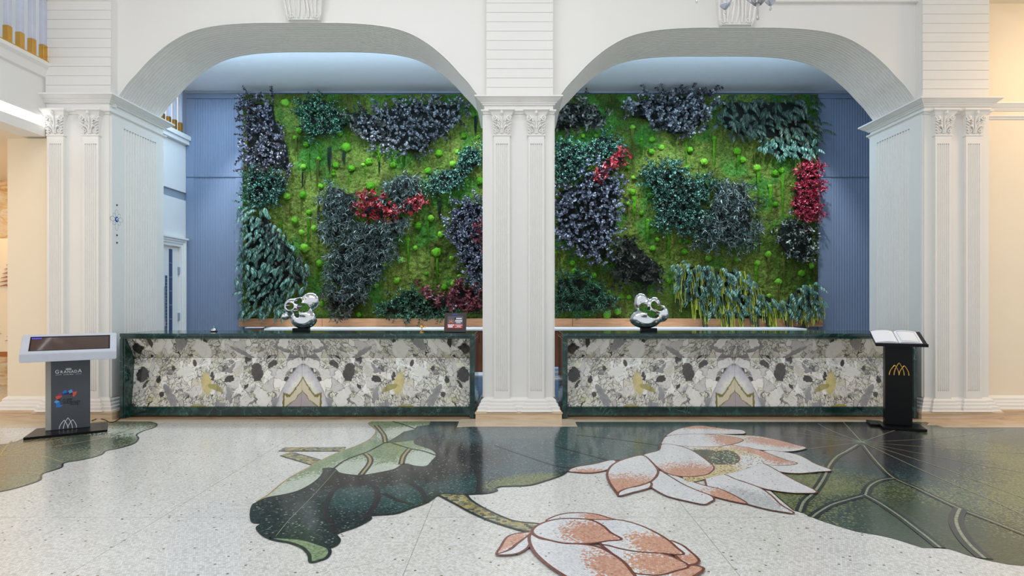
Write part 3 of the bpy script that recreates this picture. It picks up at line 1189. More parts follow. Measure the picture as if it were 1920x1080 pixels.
TEAL = ramp5([(28, 56, 58), (42, 76, 76), (58, 94, 94), (36, 62, 66), (82, 116, 114)])
DARK = ramp5([(14, 24, 28), (26, 40, 42), (36, 52, 54), (16, 26, 32), (74, 90, 90)])
PLUM = ramp5([(22, 19, 26), (34, 30, 38), (26, 24, 32), (52, 48, 54), (18, 17, 22)])
LGRN = ramp5([(120, 142, 104), (142, 164, 124), (104, 128, 92), (158, 176, 140), (132, 150, 112)])
PALE = ramp5([(196, 206, 190), (208, 214, 200), (178, 192, 172), (214, 218, 208), (190, 200, 184)])
DTEAL = ramp5([(14, 30, 36), (24, 46, 52), (34, 60, 66), (18, 36, 42), (60, 86, 90)])
OLV = ramp5([(100, 110, 70), (120, 130, 84), (84, 96, 62), (140, 146, 98), (108, 118, 76)])
OLD = ramp5([(48, 66, 46), (62, 80, 56), (40, 56, 42), (78, 92, 62), (54, 70, 52)])
WHT = ramp5([(222, 222, 224), (236, 236, 238), (210, 210, 214), (242, 242, 242), (228, 228, 230)])
ORG = ramp5([(206, 152, 128), (218, 168, 144), (194, 136, 112), (226, 182, 160), (212, 158, 134)])
GRYW = ramp5([(190, 192, 194), (206, 206, 208), (176, 178, 180), (216, 216, 216), (198, 198, 200)])
YEL = ramp5([(206, 186, 130), (226, 212, 166), (188, 160, 92), (232, 224, 190), (214, 196, 144)])
m_black = tile_mat('near black outline tiles', DARK[:4], (), 0.18)
m_redbrown = tile_mat('red brown outline tiles', ramp5([(112, 58, 46), (130, 72, 56), (98, 48, 38), (142, 84, 66)]), (), 0.18)
m_gold = tile_mat('ochre line tiles', ramp5([(170, 150, 96), (188, 168, 112), (150, 130, 80)]), (), 0.18)
m_paleline = tile_mat('pale line tiles', ramp5([(142, 148, 118), (164, 168, 138), (120, 128, 100)]), (), 0.18)


def spotw(cols, f, c, a, b, jit=0.5):
    C, A, B = f(c), f(a), f(b)
    va, vb = A - C, B - C
    return (cols, C.x, C.y, va.length, vb.length, math.atan2(va.y, va.x), jit)


# right lily pad (drawn first, flowers lie over it)
pad_m = tile_mat('lily pad tiles', TEAL, [
    spotw(OLV, R8, (900, 700), (2200, 760), (760, 380), 0.7),
    spotw(OLD, R8, (1700, 900), (2600, 900), (1500, 500), 0.7),
    spotw(OLV, R8, (480, 430), (620, 400), (440, 360), 0.8),
    spotw(OLV, R8, (1900, 420), (2600, 420), (1850, 60), 0.9),
    spotw(DTEAL, R8, (1000, 230), (1560, 260), (960, 400), 0.6),
    spotw(PLUM, R8, (740, 130), (1330, 150), (740, 290), 0.5)], 0.16, rot=0.5)
pad = [R7, (636, 36), (900, 30), (1400, 30), R8, (0, 34), (1270, 34), (1270, 62), (1900, 70), (2400, 120), (2700, 500), (2500, 900), (2100, 985), (1900, 997), (1820, 990), (1680, 963),
       (1550, 930), (1480, 905), (1420, 887), (1360, 881), (1240, 878), (1140, 845), (1040, 815), (950, 795), (800, 770), (650, 725), (540, 688), (450, 648), (385, 630), (300, 560),
       (150, 420), (-100, 250), (-450, 120), R7, (1250, 116), (900, 100), (655, 84)]
inlay('lily_pad_inlay', pad, pad_m, R7, False, m_black, 0.012)
c0 = (840, 175)
inlay('pad_center_inlay', [(775, 172), (790, 155), (850, 150), (905, 165), (905, 185), (850, 196), (790, 190)], tile_mat('pad centre tiles', TEAL, (), 0.16), R8, True, m_black, 0.012)
for tgt in [((700, 34),), ((640, 100), (545, 50)), ((620, 128), (430, 82)), ((600, 142), (370, 108)), ((600, 155), (315, 140)), ((640, 200), (460, 222)), ((960, 130), (1060, 95)),
            ((1300, 152), (1560, 125), (1780, 92)), ((1250, 205), (1700, 240), (1950, 250)), ((1300, 265), (1950, 385)), ((1350, 340), (1950, 560)), ((1300, 390), (1700, 560), (1950, 680))]:
    vein([c0] + list(tgt), 0.011, m_paleline, R8)
vein([(810, 190), (740, 232), (670, 272), (622, 330), (600, 385), (570, 440), (520, 510), (455, 570), (425, 640)], 0.020, m_paleline, R8, m_black, 0.070)
vein([(850, 195), (900, 260), (965, 335), (1050, 412), (1200, 480), (1350, 552), (1500, 622), (1700, 700), (1950, 800)], 0.014, m_paleline, R8, m_black, 0.06)
vein([(1050, 416), (960, 430), (890, 470), (862, 528)], 0.016, m_paleline, R8, m_black, 0.07)
vein([(862, 528), (760, 555), (640, 592), (555, 640), (508, 676)], 0.016, m_paleline, R8, m_black, 0.07)
vein([(866, 530), (960, 582), (1080, 662), (1200, 752), (1290, 822), (1362, 880)], 0.016, m_paleline, R8, m_black, 0.07)
vein([(1492, 622), (1467, 692), (1492, 772), (1560, 862), (1660, 952)], 0.020, m_paleline, R8, m_black, 0.09)

# left lily leaf
l_m = tile_mat('left leaf tiles', ramp5([(104, 116, 92), (132, 140, 116), (88, 104, 84), (150, 154, 128), (116, 128, 104)]), [
    spotw(PALE, R5, (600, 90), (760, 60), (560, 60), 0.9), spotw(OLD, R5, (330, 130), (480, 90), (300, 80), 0.9),
    spotw(ramp5([(128, 118, 92), (146, 134, 106), (110, 102, 80)]), R5, (0, 250), (220, 230), (0, 120), 0.8)], 0.16, rot=0.8)
inlay('lily_leaf_inlay', [(-200, 150), (-60, 150), (60, 140), (180, 95), (330, 60), (520, 30), (640, 26), (740, 26), (770, 30), (806, 42), (792, 60), (735, 78), (702, 98), (712, 115), (690, 142), (620, 165), (545, 180),
                          (520, 200), (430, 225), (330, 242), (318, 264), (270, 282), (215, 300), (205, 330), (130, 358), (40, 382), (-60, 400), (-220, 420)], l_m, R5, True, m_black, 0.016)
for tg in ([(0, 205), (150, 158), (330, 115)], [(0, 205), (200, 170), (500, 120), (700, 60)], [(0, 207), (120, 208), (230, 210), (320, 240)], [(0, 204), (30, 160), (60, 130)], [(0, 295), (120, 292), (210, 300)], [(0, 200), (300, 90), (600, 40)]):
    vein(tg, 0.018, m_gold, R5)

# big folded leaf in the middle: pale green underside, dark upper side
und_m = tile_mat('leaf underside tiles', LGRN, [spotw(PALE, R6, (330, 490), (560, 380), (300, 440), 0.8), spotw(PALE, R6, (720, 350), (880, 350), (720, 290), 0.8),
                                               spotw(PALE, R6, (1160, 290), (1290, 290), (1160, 225), 0.7), spotw(PALE, R6, (900, 355), (1060, 320), (880, 325), 0.8),
                                               spotw(PALE, R6, (1060, 110), (1200, 70), (1040, 80), 0.7)], 0.16, rot=0.3)
stem_m = tile_mat('speckled stem tiles', ramp5([(150, 152, 112), (176, 172, 128), (70, 82, 70), (196, 168, 84), (120, 130, 100), (52, 64, 66), (188, 186, 150)]), (), 0.16, size=0.03)
inlay('stem_inlay', [(218, 236), (260, 214), (670, 210), (650, 236)], stem_m, R6, False, m_black, 0.010)
inlay('stem_inlay', [(232, 266), (310, 243), (400, 266), (520, 300), (450, 332), (340, 298)], stem_m, R6, False, m_black, 0.010)
inlay('stem_inlay', [(1280, 500), (1440, 500), (1500, 560), (1580, 612), (1700, 670), (1800, 705), (1950, 722), (2010, 735), (1930, 782), (1820, 762), (1640, 705), (1500, 645), (1400, 590), (1280, 525)], stem_m, R6, True, m_black, 0.022)
inlay('leaf_underside_inlay', [(845, 38), (870, 90), (865, 122), (825, 160), (740, 202), (620, 245), (500, 302), (400, 358), (300, 412), (220, 472), (150, 532), (80, 580), (250, 560), (600, 420), (1000, 400), (1260, 340),
                               (1300, 240), (1250, 150), (1240, 38)], und_m, R6, True, m_gold, 0.016)
teal_strip = tile_mat('teal fold tiles', TEAL, [spotw(DARK, R6, (1330, 55), (1430, 55), (1330, 90), 0.5)], 0.16)
inlay('leaf_fold_inlay', [(938, 184), (1010, 142), (1060, 108), (1130, 92), (1145, 74), (1230, 62), (1238, 38), (1422, 38), (1405, 80), (1300, 105), (1130, 164), (1000, 178)], teal_strip, R6, False, m_black, 0.014)
dark_m = tile_mat('dark leaf tiles', DARK, [
    spotw(TEAL, R7, (700, 150), (1350, 120), (700, 420), 0.7),
    spotw(ramp5([(60, 84, 92), (76, 100, 108), (48, 70, 80), (92, 112, 118)]), R7, (150, 260), (460, 230), (150, 520), 0.7),
    spotw(TEAL, R6, (700, 540), (860, 520), (690, 640), 0.6),
    spotw(TEAL, R6, (1050, 520), (1230, 520), (1050, 640), 0.6),
    spotw(TEAL, R6, (1420, 440), (1560, 440), (1420, 560), 0.6),
    spotw(PLUM, R6, (1200, 290), (1500, 180), (1260, 420), 0.5),
    spotw(PLUM, R6, (690, 430), (860, 400), (690, 480), 0.5),
    spotw(OLV, R7, (290, 440), (520, 400), (280, 400), 0.6)], 0.13, rot=0.9, fleck=lin(120, 134, 128), dens=0.03)
big = [(80, 580), (150, 548), (250, 530), (350, 505), (440, 460), (500, 412), (524, 372), (520, 355), (548, 350), (592, 356), (622, 382), (700, 396), (780, 399), (900, 380), (1000, 357), (1060, 322), (1130, 337),
       (1210, 338), (1250, 300), (1278, 265), (1252, 232), (1182, 205), (1134, 188), (1136, 158), (1200, 130), (1300, 104), (1420, 80), R7, (0, 76), (300, 76), (700, 76), (1000, 78), (1185, 88), (1238, 112), (1252, 135),
       (1216, 166), (1214, 196), (1190, 214), (1184, 236), (1100, 266), (1000, 288), (900, 300), (720, 330), (622, 346), (590, 365), (540, 400), (420, 440), (330, 464), (230, 470), (140, 473), (98, 488), (112, 500), (60, 516), R6,
       (1560, 522), (1440, 527), (1300, 525), (1210, 580), (1100, 620), (1000, 655), (840, 668), (832, 692), (740, 742), (612, 786), (606, 802), (626, 832), (608, 862), (562, 881), (500, 862), (400, 832), (300, 822),
       (170, 820), (110, 790), (80, 748), (112, 718), (52, 710), (40, 652), (52, 600)]
inlay('leaf_face_inlay', big, dark_m, R6, True, m_black, 0.022)
inlay('leaf_curl_inlay', [(160, 818), (300, 822), (400, 834), (500, 866), (550, 885), (564, 915), (540, 950), (500, 966), (436, 979), (425, 930), (380, 882), (300, 850), (220, 836)], tile_mat('curl tiles', LGRN, (), 0.16), R6, True, m_black, 0.022)
m_plum = tile_mat('dark plum line tiles', PLUM[:4], (), 0.16)
for s in ([(780, 405), (860, 470), (886, 540), (852, 620), (795, 690)], [(700, 430), (600, 490), (552, 560), (532, 640), (568, 720), (608, 792)], [(1080, 440), (1160, 490), (1202, 550), (1205, 582)],
          [(1480, 280), (1540, 360), (1562, 440), (1555, 515)]):
    vein(s, 0.045, m_plum, R6)
vein([(920, 520), (1000, 560), (1110, 596)], 0.04, m_plum, R6)
vein([(602, 366), (540, 440), (430, 560), (300, 690), (205, 805)], 0.005, m_paleline, R6)
for s in ([(100, 200), (300, 270), (500, 335), (600, 352)], [(500, 205), (700, 258), (865, 304)], [(640, 130), (900, 158), (1190, 200)]):
    vein(s, 0.022, m_plum, R7)
vein([(590, 354), (660, 302), (760, 262), (820, 240), (932, 180)], 0.02, m_black, R6)
vein([(975, 182), (1090, 218), (1180, 236), (1272, 266)], 0.02, m_black, R6)
vein([(985, 38), (1060, 62), (1130, 88)], 0.02, m_black, R6)
for s in ([(800, 256), (828, 282), (828, 322), (772, 396)], [(932, 180), (922, 130), (872, 66)], [(1095, 222), (1056, 270), (1040, 325)]):
    vein(s, 0.022, m_gold, R6, m_black, 0.06)


# lotus flower
def petal(pts, f, spots=(), base=WHT, ow=0.017, outline=m_redbrown, smooth=True):
    m_ = tile_mat('petal tiles', base, [spotw(c, f, a, b, d, 0.75) for c, a, b, d in spots], 0.17, rot=random.uniform(0, 1.5), fleck=lin(140, 132, 104), dens=0.006)
    inlay('petal_inlay', pts, m_, f, smooth, outline, ow)


def i8(x, y):
    return (x + (1380 - 900) * SCL, y)


petal([(588, 372), (640, 346), (760, 326), (860, 302), (906, 306), (890, 340), (830, 370), (740, 384), (650, 381)], R7, [(ORG, (740, 390), (880, 390), (740, 360))], ow=0.016)
petal([(1250, 128), (1310, 96), (1400, 74), (1480, 69), (1560, 80), (1640, 90), (1740, 98), (1770, 111), (1750, 124), (1600, 125), (1400, 126), (1255, 138)], R7, [(ORG, (1480, 74), (1740, 80), (1480, 92))], ow=0.014)
petal([i8(-160, 128), i8(0, 133), i8(150, 140), i8(300, 170), i8(400, 198), i8(470, 218), i8(400, 238), i8(300, 243), i8(200, 236), i8(0, 208), i8(-150, 190)], R7, [(ORG, i8(250, 180), i8(450, 210), i8(240, 205))], ow=0.014)
petal([i8(180, 240), i8(350, 250), i8(450, 280), i8(530, 325), i8(640, 368), i8(550, 378), i8(420, 389), i8(290, 377), i8(180, 335)], R7, (), ow=0.014)
petal([i8(-170, 180), i8(-50, 195), i8(60, 212), i8(150, 232), i8(250, 268), i8(330, 298), i8(410, 322), i8(330, 336), i8(200, 330), i8(80, 300), i8(-120, 240)], R7, [(ORG, i8(190, 262), i8(420, 330), i8(210, 232))], ow=0.014)
petal([i8(-260, 300), i8(0, 290), i8(120, 305), i8(200, 330), i8(300, 385), i8(400, 440), i8(540, 512), i8(440, 522), i8(330, 516), i8(190, 492), i8(80, 455), i8(0, 430), i8(-200, 390)], R7, (), ow=0.015)
petal([i8(-200, 370), i8(-80, 395), i8(0, 430), i8(90, 460), i8(170, 492), i8(240, 542), i8(300, 600), i8(388, 656), i8(300, 646), i8(200, 628), i8(80, 596), i8(0, 566), i8(-180, 500)], R7, [(GRYW, i8(120, 560), i8(330, 640), i8(90, 600))], ow=0.016)
petal([(1225, 378), (1300, 403), (1400, 440), (1500, 472), (1600, 495), (1690, 535), (1780, 590), (1700, 580), (1560, 545), (1450, 505), (1330, 450)], R7, [(ORG, (1660, 545), (1800, 600), (1690, 505))])
petal([(1140, 482), (1134, 455), (1180, 410), (1196, 372), (1250, 400), (1350, 460), (1450, 505), (1540, 540), (1561, 565), (1540, 580), (1495, 598), (1400, 580), (1280, 552), (1220, 530)], R7)
# stamens and seed pod in the heart of the flower
cen = tile_mat('stamen tiles', YEL, [spotw(WHT, R7, (1300, 200), (1480, 200), (1300, 240), 0.8), spotw(WHT, R7, (1850, 330), (1990, 330), (1850, 400), 0.9)], 0.17, fleck=lin(120, 92, 40), dens=0.12)
inlay('stamen_inlay', [(1230, 196), (1400, 205), (1560, 205), (1700, 225), (1840, 262), (1900, 310), (1820, 345), (1700, 380), (1560, 410), (1430, 445), (1360, 430), (1300, 300)], cen, R7)
petal([(1218, 196), (1215, 175), (1250, 140), (1400, 126), (1560, 130), (1680, 145), (1756, 165), (1700, 190), (1600, 208), (1480, 212), (1350, 206)], R7, [(ORG, (1690, 165), (1830, 168), (1690, 215))], ow=0.014)
inlay('seed_pod_inlay', [(1410, 240), (1480, 230), (1550, 236), (1570, 250), (1510, 290), (1450, 268)], tile_mat('pod side tiles', OLD, (), 0.17), R7)
inlay('seed_pod_inlay', [(1512, 292), (1545, 262), (1590, 242), (1650, 236), (1700, 254), (1730, 290), (1704, 322), (1620, 330), (1540, 324)], tile_mat('pod tiles', OLD, (), 0.17, fleck=lin(196, 206, 170), dens=0.16), R7, True, m_redbrown, 0.014)
petal([(1084, 270), (1190, 236), (1212, 196), (1300, 200), (1400, 230), (1480, 280), (1545, 330), (1561, 355), (1540, 382), (1505, 400), (1400, 413), (1300, 405), (1220, 376), (1150, 322)], R7, [(ORG, (1440, 400), (1640, 360), (1400, 330))])
petal([(930, 542), (870, 462), (848, 402), (860, 360), (900, 322), (980, 290), (1085, 270), (1150, 320), (1186, 370), (1176, 410), (1130, 450), (1050, 475), (970, 497), (925, 518)], R7, [(ORG, (960, 500), (1220, 440), (980, 415))], ow=0.022)
petal([(930, 542), (925, 518), (980, 492), (1060, 476), (1135, 452), (1142, 474), (1120, 492), (1030, 516)], R7, ow=0.02)

# lotus bud in the foreground
petal([(110, 936), (140, 880), (180, 820), (240, 796), (340, 785), (330, 802), (250, 860), (190, 905)], R7, [(ORG, (200, 850), (330, 790), (220, 880))], ow=0.016)
petal([(110, 936), (200, 905), (260, 856), (340, 802), (330, 870), (290, 910), (220, 935)], R7, ow=0.016)
petal([(1262, 844), (1340, 870), (1400, 915), (1462, 980), (1390, 1006), (1320, 960), (1280, 900)], R7, [(ORG, (1430, 980), (1340, 940), (1400, 1010))], ow=0.018)
petal([(1390, 1010), (1492, 1030), (1430, 1080), (1330, 1130), (1200, 1160), (1000, 1150), (1010, 1060), (1200, 1060)], R7, [(ORG, (1420, 1050), (1250, 1080), (1420, 1110))], ow=0.018)
petal([(800, 856), (950, 896), (1060, 918), (1200, 928), (1300, 960), (1392, 1016), (1300, 1050), (1200, 1076), (1100, 1072), (1010, 1055), (950, 990), (880, 930)], R7, [(ORG, (1190, 1000), (1420, 1020), (1190, 1075))], ow=0.018)
petal([(340, 800), (400, 830), (460, 842), (560, 862), (660, 866), (760, 880), (830, 905), (900, 945), (960, 990), (1010, 1050), (1040, 1110), (960, 1180), (800, 1180), (640, 1120), (500, 1040), (400, 960), (350, 900), (328, 840)], R7,
      [(ORG, (900, 1030), (1040, 1160), (760, 1050))], ow=0.022)
petal([(750, 704), (900, 703), (1000, 720), (1100, 755), (1190, 800), (1260, 845), (1310, 890), (1357, 937), (1220, 930), (1060, 920), (950, 902), (860, 878), (800, 858), (850, 780)], R7, [(ORG, (1190, 870), (1370, 940), (1130, 930))], ow=0.018)
petal([(440, 712), (500, 680), (580, 661), (680, 657), (780, 668), (850, 690), (895, 703), (800, 704), (650, 698), (530, 700)], R7, [(ORG, (790, 685), (900, 700), (790, 720))], ow=0.016)
petal([(348, 782), (380, 745), (450, 715), (540, 698), (660, 697), (750, 710), (820, 745), (870, 790), (945, 836), (860, 846), (780, 858), (680, 866), (560, 862), (460, 840), (380, 815)], R7, [(ORG, (760, 790), (960, 830), (730, 870))], ow=0.020)

# ------------------------------------------------------------------ reception desks


def desk(name, label, x0, x1, bm_, xc):
    t = thing(name, label, 'desk', (xc, 8.4, 0))
    o = Vector((-xc, -8.4, 0))

    def ob(mb, nm, mat, par=t, **k):
        mb.v = [tuple(Vector(v) + o) for v in mb.v]
        return mb.obj(nm, mat, par, **k)
    y0, y1, H = 7.99, 8.80, 1.11
    T = 0.045
    mb = MB()
    mb.bbox(x0, x1, y0, y1, H - 0.045, H, 0.004)
    ob(mb, 'countertop', M['green_marble'])
    mb = MB()
    mb.bbox(x0 + 0.006, x1 - 0.006, y0 + 0.006, y1, H - 0.070, H - 0.047, 0.003)
    ob(mb, 'top_molding', M['green_marble'])
    for a in (x0, x1 - T):
        mb = MB()
        mb.bbox(a, a + T, y0, y1, 0.002, H - 0.0705, 0.004)
        ob(mb, 'side_panel', M['green_marble'])
        mb = MB()
        s = 1 if a == x0 else -1
        xa = a + (T if s > 0 else 0)
        mb.box(min(xa, xa + s * 0.02), max(xa, xa + s * 0.02), y0 + 0.012, y0 + 0.2, 0.002, H - 0.0705)
        ob(mb, 'inner_molding', M['green_marble'])
    # folded marble front built of slabs: the upper row leans in, the lower row leans out again
    zt, zf, zb = H - 0.072, 0.775, 0.135
    yt, yf, yb = 8.03, 8.20, 8.14
    xa, xb = x0 + T + 0.021, x1 - T - 0.021
    n = 4
    g = 0.0012
    for i in range(n):
        a = xa + (xb - xa) * i / n + g
        b = xa + (xb - xa) * (i + 1) / n - g
        for (za, ya, zc, yc) in ((zt, yt, zf + 0.001, yf), (zf - 0.001, yf, zb, yb)):
            mb = MB()
            mb.prism([(a, ya, za), (a, yc, zc), (a, yc + 0.02, zc), (a, ya + 0.02, za)], (b - a, 0, 0))
            ob(mb, 'marble_slab', bm_)
    mb = MB()
    mb.box(xa - 0.02, xb + 0.02, 8.10, 8.20, 0.02, zb - 0.002)
    ob(mb, 'kick_plate', M['green_marble'])
    mb = MB()
    mb.box(xa - 0.02, xb + 0.02, 8.30, 8.45, 0.02, H - 0.075)
    mb.box(xa - 0.02, xb + 0.02, 8.15, 8.30, 0.0, 0.02)
    ob(mb, 'carcass', M['wood_dark'])
    return t


desk('reception_desk', 'long marble reception desk under the left arch, green stone frame', -5.155, -0.528, M['breccia_l'], -2.83)
desk('reception_desk', 'long marble reception desk under the right arch, green stone frame', 0.618, 5.235, M['breccia_r'], 2.92)

# staff counter with white worktop along the planted wall
bc = thing('back_counter', 'oak cabinet run with white worktop behind the reception desks', 'counter', (0.25, 11.0, 0))
zc_ = 1.05


def bcb(nm, mat, x0, x1, y0, y1, z0, z1, b=0.004):
    mb = MB()
    mb.bbox(x0 - 0.25, x1 - 0.25, y0 - 11.0, y1 - 11.0, z0, z1, b)
    return mb.obj(nm, mat, bc)


bcb('carcass', M['wood_dark'], -4.72, 5.25, 10.70, 11.36, 0.08, zc_ - 0.035)
bcb('plinth', M['dark'], -4.72, 5.25, 10.75, 11.3, 0.0, 0.08)
for k in range(12):
    a = -4.72 + k * 0.8308
    dmb = MB()
    dmb.bbox(a + 0.004 - 0.25, a + 0.827 - 0.25, -0.32, -0.302, 0.09, zc_ - 0.04, 0.003)
    d_ = dmb.obj('door', M['wood_dark'], bc)
    hb = MB()
    hb.tube([(a + 0.77 - 0.25, -0.34, 0.8), (a + 0.77 - 0.25, -0.34, 0.95)], 0.006)
    hb.obj('handle', M['chrome'], d_)
bcb('worktop', M['paper'], -4.35, 5.05, 10.62, 11.38, zc_ - 0.035, zc_, 0.004)
for k in range(7):
    a, b = -5.11 + k * 1.543, -5.11 + (k + 1) * 1.543
    bcb('oak_upstand', M['wood'], a + 0.003, b - 0.003, 11.33, 11.375, zc_ + 0.002, ZA(597, 11.35), 0.003)


# ------------------------------------------------------------------ smooth blobs by a small surface-nets mesher
def ell(p, c, r, rot=0.0):
    x, y, z = p[0] - c[0], p[1] - c[1], p[2] - c[2]
    ca, sa = math.cos(rot), math.sin(rot)
    x, z = x * ca + z * sa, -x * sa + z * ca
    q = np.sqrt((x / r[0]) ** 2 + (y / r[1]) ** 2 + (z / r[2]) ** 2)
    return (q - 1) * min(r)


def tor(p, c, R, r, tilt=0.0, turn=0.0, sx=1.0):
    x, y, z = (p[0] - c[0]) / sx, p[1] - c[1], p[2] - c[2]
    ct, st = math.cos(turn), math.sin(turn)
    x, y = x * ct + y * st, -x * st + y * ct
    ct, st = math.cos(tilt), math.sin(tilt)
    y, z = y * ct + z * st, -y * st + z * ct
    q = np.sqrt(x * x + z * z) - R
    return np.sqrt(q * q + y * y) - r


def smin(a, b, k):
    h = np.clip(0.5 + 0.5 * (b - a) / k, 0, 1)
    return b * (1 - h) + a * h - k * h * (1 - h)


def smax(a, b, k):
    return -smin(-a, -b, k)


def surface_nets(fn, lo, hi, step):
    xs, ys, zs = [np.arange(lo[i], hi[i] + step, step) for i in range(3)]
    X, Y, Z = np.meshgrid(xs, ys, zs, indexing='ij')
    D = fn((X, Y, Z))
    S = D < 0
    c = [(i, j, k) for i in (0, 1) for j in (0, 1) for k in (0, 1)]
    nx, ny, nz_ = [d - 1 for d in D.shape]
    g = lambda A, o: A[o[0]:o[0] + nx, o[1]:o[1] + ny, o[2]:o[2] + nz_]
    acc = np.zeros((nx, ny, nz_, 3))
    cnt = np.zeros((nx, ny, nz_))
    for a in c:
        for ax in range(3):
            if a[ax] == 0:
                b = list(a)
                b[ax] = 1
                da, db = g(D, a), g(D, b)
                cross = (da < 0) != (db < 0)
                t = np.where(cross, da / np.where(cross, da - db, 1), 0)
                for q in range(3):
                    acc[..., q] += np.where(cross, a[q] + (t if q == ax else 0), 0)
                cnt += cross
    act = cnt > 0
    idx = -np.ones(act.shape, int)
    idx[act] = np.arange(act.sum())
    ii = np.argwhere(act)
    V = (ii + acc[act] / cnt[act][:, None]) * step + np.array(lo)
    faces = []
    for ax in range(3):
        o = [slice(0, -1) if q == ax else slice(1, -1) for q in range(3)]
        o2 = [slice(1, None) if q == ax else slice(1, -1) for q in range(3)]
        A, B = S[tuple(o)], S[tuple(o2)]
        for e in np.argwhere(A != B):
            b = e + np.array([0 if q == ax else 1 for q in range(3)])
            u, v = [q for q in range(3) if q != ax]
            quad = []
            for du, dv in ((0, 0), (1, 0), (1, 1), (0, 1)):
                w = b.copy()
                w[u] -= du
                w[v] -= dv
                quad.append(int(idx[tuple(w)]))
            faces.append(tuple(quad))
    return V, faces


def blob(fn, lo, hi, step, name, mat, parent):
    V, Fc = surface_nets(fn, lo, hi, step)
    mb = MB()
    mb.add(V.tolist(), Fc)
    o = mb.obj(name, mat, parent, smooth=True)
    return o


def sculpt_a(p):
    s = 1 / 135.0
    q = lambda px, py: (px * s, -py * s)

    def E(cx, cy, rx, ry, rz, cyy=0.0, rot=0.0):
        return ell(p, ((cx - 565) * s, cyy, (611 - cy) * s), (rx * s, rz, ry * s), rot)
    d = E(570, 590, 25, 20, 0.13, 0.0)
    d = smin(d, E(564, 572, 22, 22, 0.10, 0.0), 0.02)
    d = smin(d, E(582, 557, 17, 16, 0.09, 0.02), 0.02)
    d = smin(d, E(549, 568, 15, 16, 0.10, -0.02), 0.02)
    d = smin(d, E(536, 586, 9, 7, 0.06, 0.0, 0.4), 0.02)
    d = smax(d, -E(548, 567, 8, 7, 0.4), 0.012)
    d = smax(d, -E(562, 558, 7, 6, 0.4), 0.012)
    d = smax(d, -E(572, 570, 11, 8.5, 0.4, 0, -0.1), 0.012)
    d = smax(d, -E(560, 580, 5, 9, 0.4, 0, 0.4), 0.012)
    d = smax(d, -E(572, 590, 17, 10, 0.05, -0.15), 0.02)
    d = smax(d, -E(546, 594, 6, 8, 0.05, -0.11), 0.012)
    return d


def sculpt_b(p):
    s = 1 / 135.0

    def E(cx, cy, rx, ry, rz, cyy=0.0, rot=0.0):
        return ell(p, ((cx - 1216) * s, cyy, (613 - cy) * s), (rx * s, rz, ry * s), rot)
    d = E(1210, 592, 30, 19, 0.13)
    d = smin(d, E(1218, 576, 23, 20, 0.10), 0.02)
    d = smin(d, E(1204, 563, 15, 19, 0.09, 0.03, 0.3), 0.02)
    d = smin(d, E(1226, 564, 12, 13, 0.09, -0.02), 0.02)
    d = smin(d, E(1242, 583, 13, 16, 0.08, 0.02), 0.02)
    d = smax(d, -E(1207, 572, 10, 9, 0.4), 0.012)
    d = smax(d, -E(1226, 567, 8, 8, 0.4, 0, 0.3), 0.012)
    d = smax(d, -E(1236, 573, 8, 5, 0.4), 0.010)
    d = smax(d, -E(1222, 584, 12, 7, 0.4, 0, -0.1), 0.012)
    d = smax(d, -E(1206, 592, 20, 10, 0.06, -0.16, -0.2), 0.02)
    d = smax(d, -E(1204, 556, 9, 11, 0.05, -0.08), 0.015)
    return d


for (fn, px, lab) in ((sculpt_a, 565, 'looping chrome abstract sculpture on black block, left desk'), (sculpt_b, 1216, 'looping chrome abstract sculpture on black block, right desk')):
    t = thing('chrome_sculpture', lab, 'sculpture', (XA(px, 8.55), 8.55, 1.11))
    mb = MB()
    mb.bbox(-0.11, 0.11, -0.05, 0.05, 0.0, 0.045, 0.004)
    mb.obj('base_block', M['black'], t)
    b = blob(fn, (-0.30, -0.20, -0.02), (0.30, 0.20, 0.52), 0.0075, 'body', M['chrome'], t)
    b.location = (0, 0, 0.025)

# ------------------------------------------------------------------ small things on the desks
silver = plain('nickel', (200, 202, 206), 0.15, 1.0)


def call_bell(label, x, y, mat, tall):
    t = thing('call_bell', label, 'bell', (x, y, 1.11))
    if tall:
        mb = MB()
        mb.lathe([(0.0, 0), (0.034, 0), (0.036, 0.006), (0.03, 0.012), (0.008, 0.018), (0.005, 0.04), (0.005, 0.075)])
        mb.obj('foot', mat, t, smooth=True)
        mb = MB()
        mb.lathe([(0.0, 0.072), (0.034, 0.070), (0.036, 0.074), (0.030, 0.092), (0.012, 0.100), (0.0, 0.101)])
        mb.obj('gong', mat, t, smooth=True)
        mb = MB()
        mb.lathe([(0.0, 0.10), (0.004, 0.10), (0.004, 0.118), (0.009, 0.122), (0.009, 0.130), (0.0, 0.134)], n=12)
        mb.obj('knob', mat, t, smooth=True)
        mb = MB()
        mb.tube([(0.03, 0, 0.085), (0.045, 0, 0.075), (0.05, 0, 0.06)], 0.003, 6)
        mb.obj('striker', mat, t)
    else:
        mb = MB()
        mb.lathe([(0.0, 0), (0.044, 0), (0.046, 0.006), (0.04, 0.010), (0.0, 0.010)])
        mb.obj('foot', M['black'], t, smooth=True)
        mb = MB()
        mb.lathe([(0.040, 0.010), (0.041, 0.014), (0.036, 0.030), (0.024, 0.043), (0.008, 0.049), (0.0, 0.05)])
        mb.obj('gong', mat, t, smooth=True)
        mb = MB()
        mb.lathe([(0.0, 0.048), (0.004, 0.048), (0.004, 0.060), (0.008, 0.063), (0.007, 0.070), (0.0, 0.073)], n=12)
        mb.obj('knob', mat, t, smooth=True)


call_bell('small silver call bell on the left part of left desk', XA(401, 8.45), 8.45, silver, False)
call_bell('small brass desk bell standing beside the framed menu', XA(791, 8.20), 8.20, M['gold'], True)


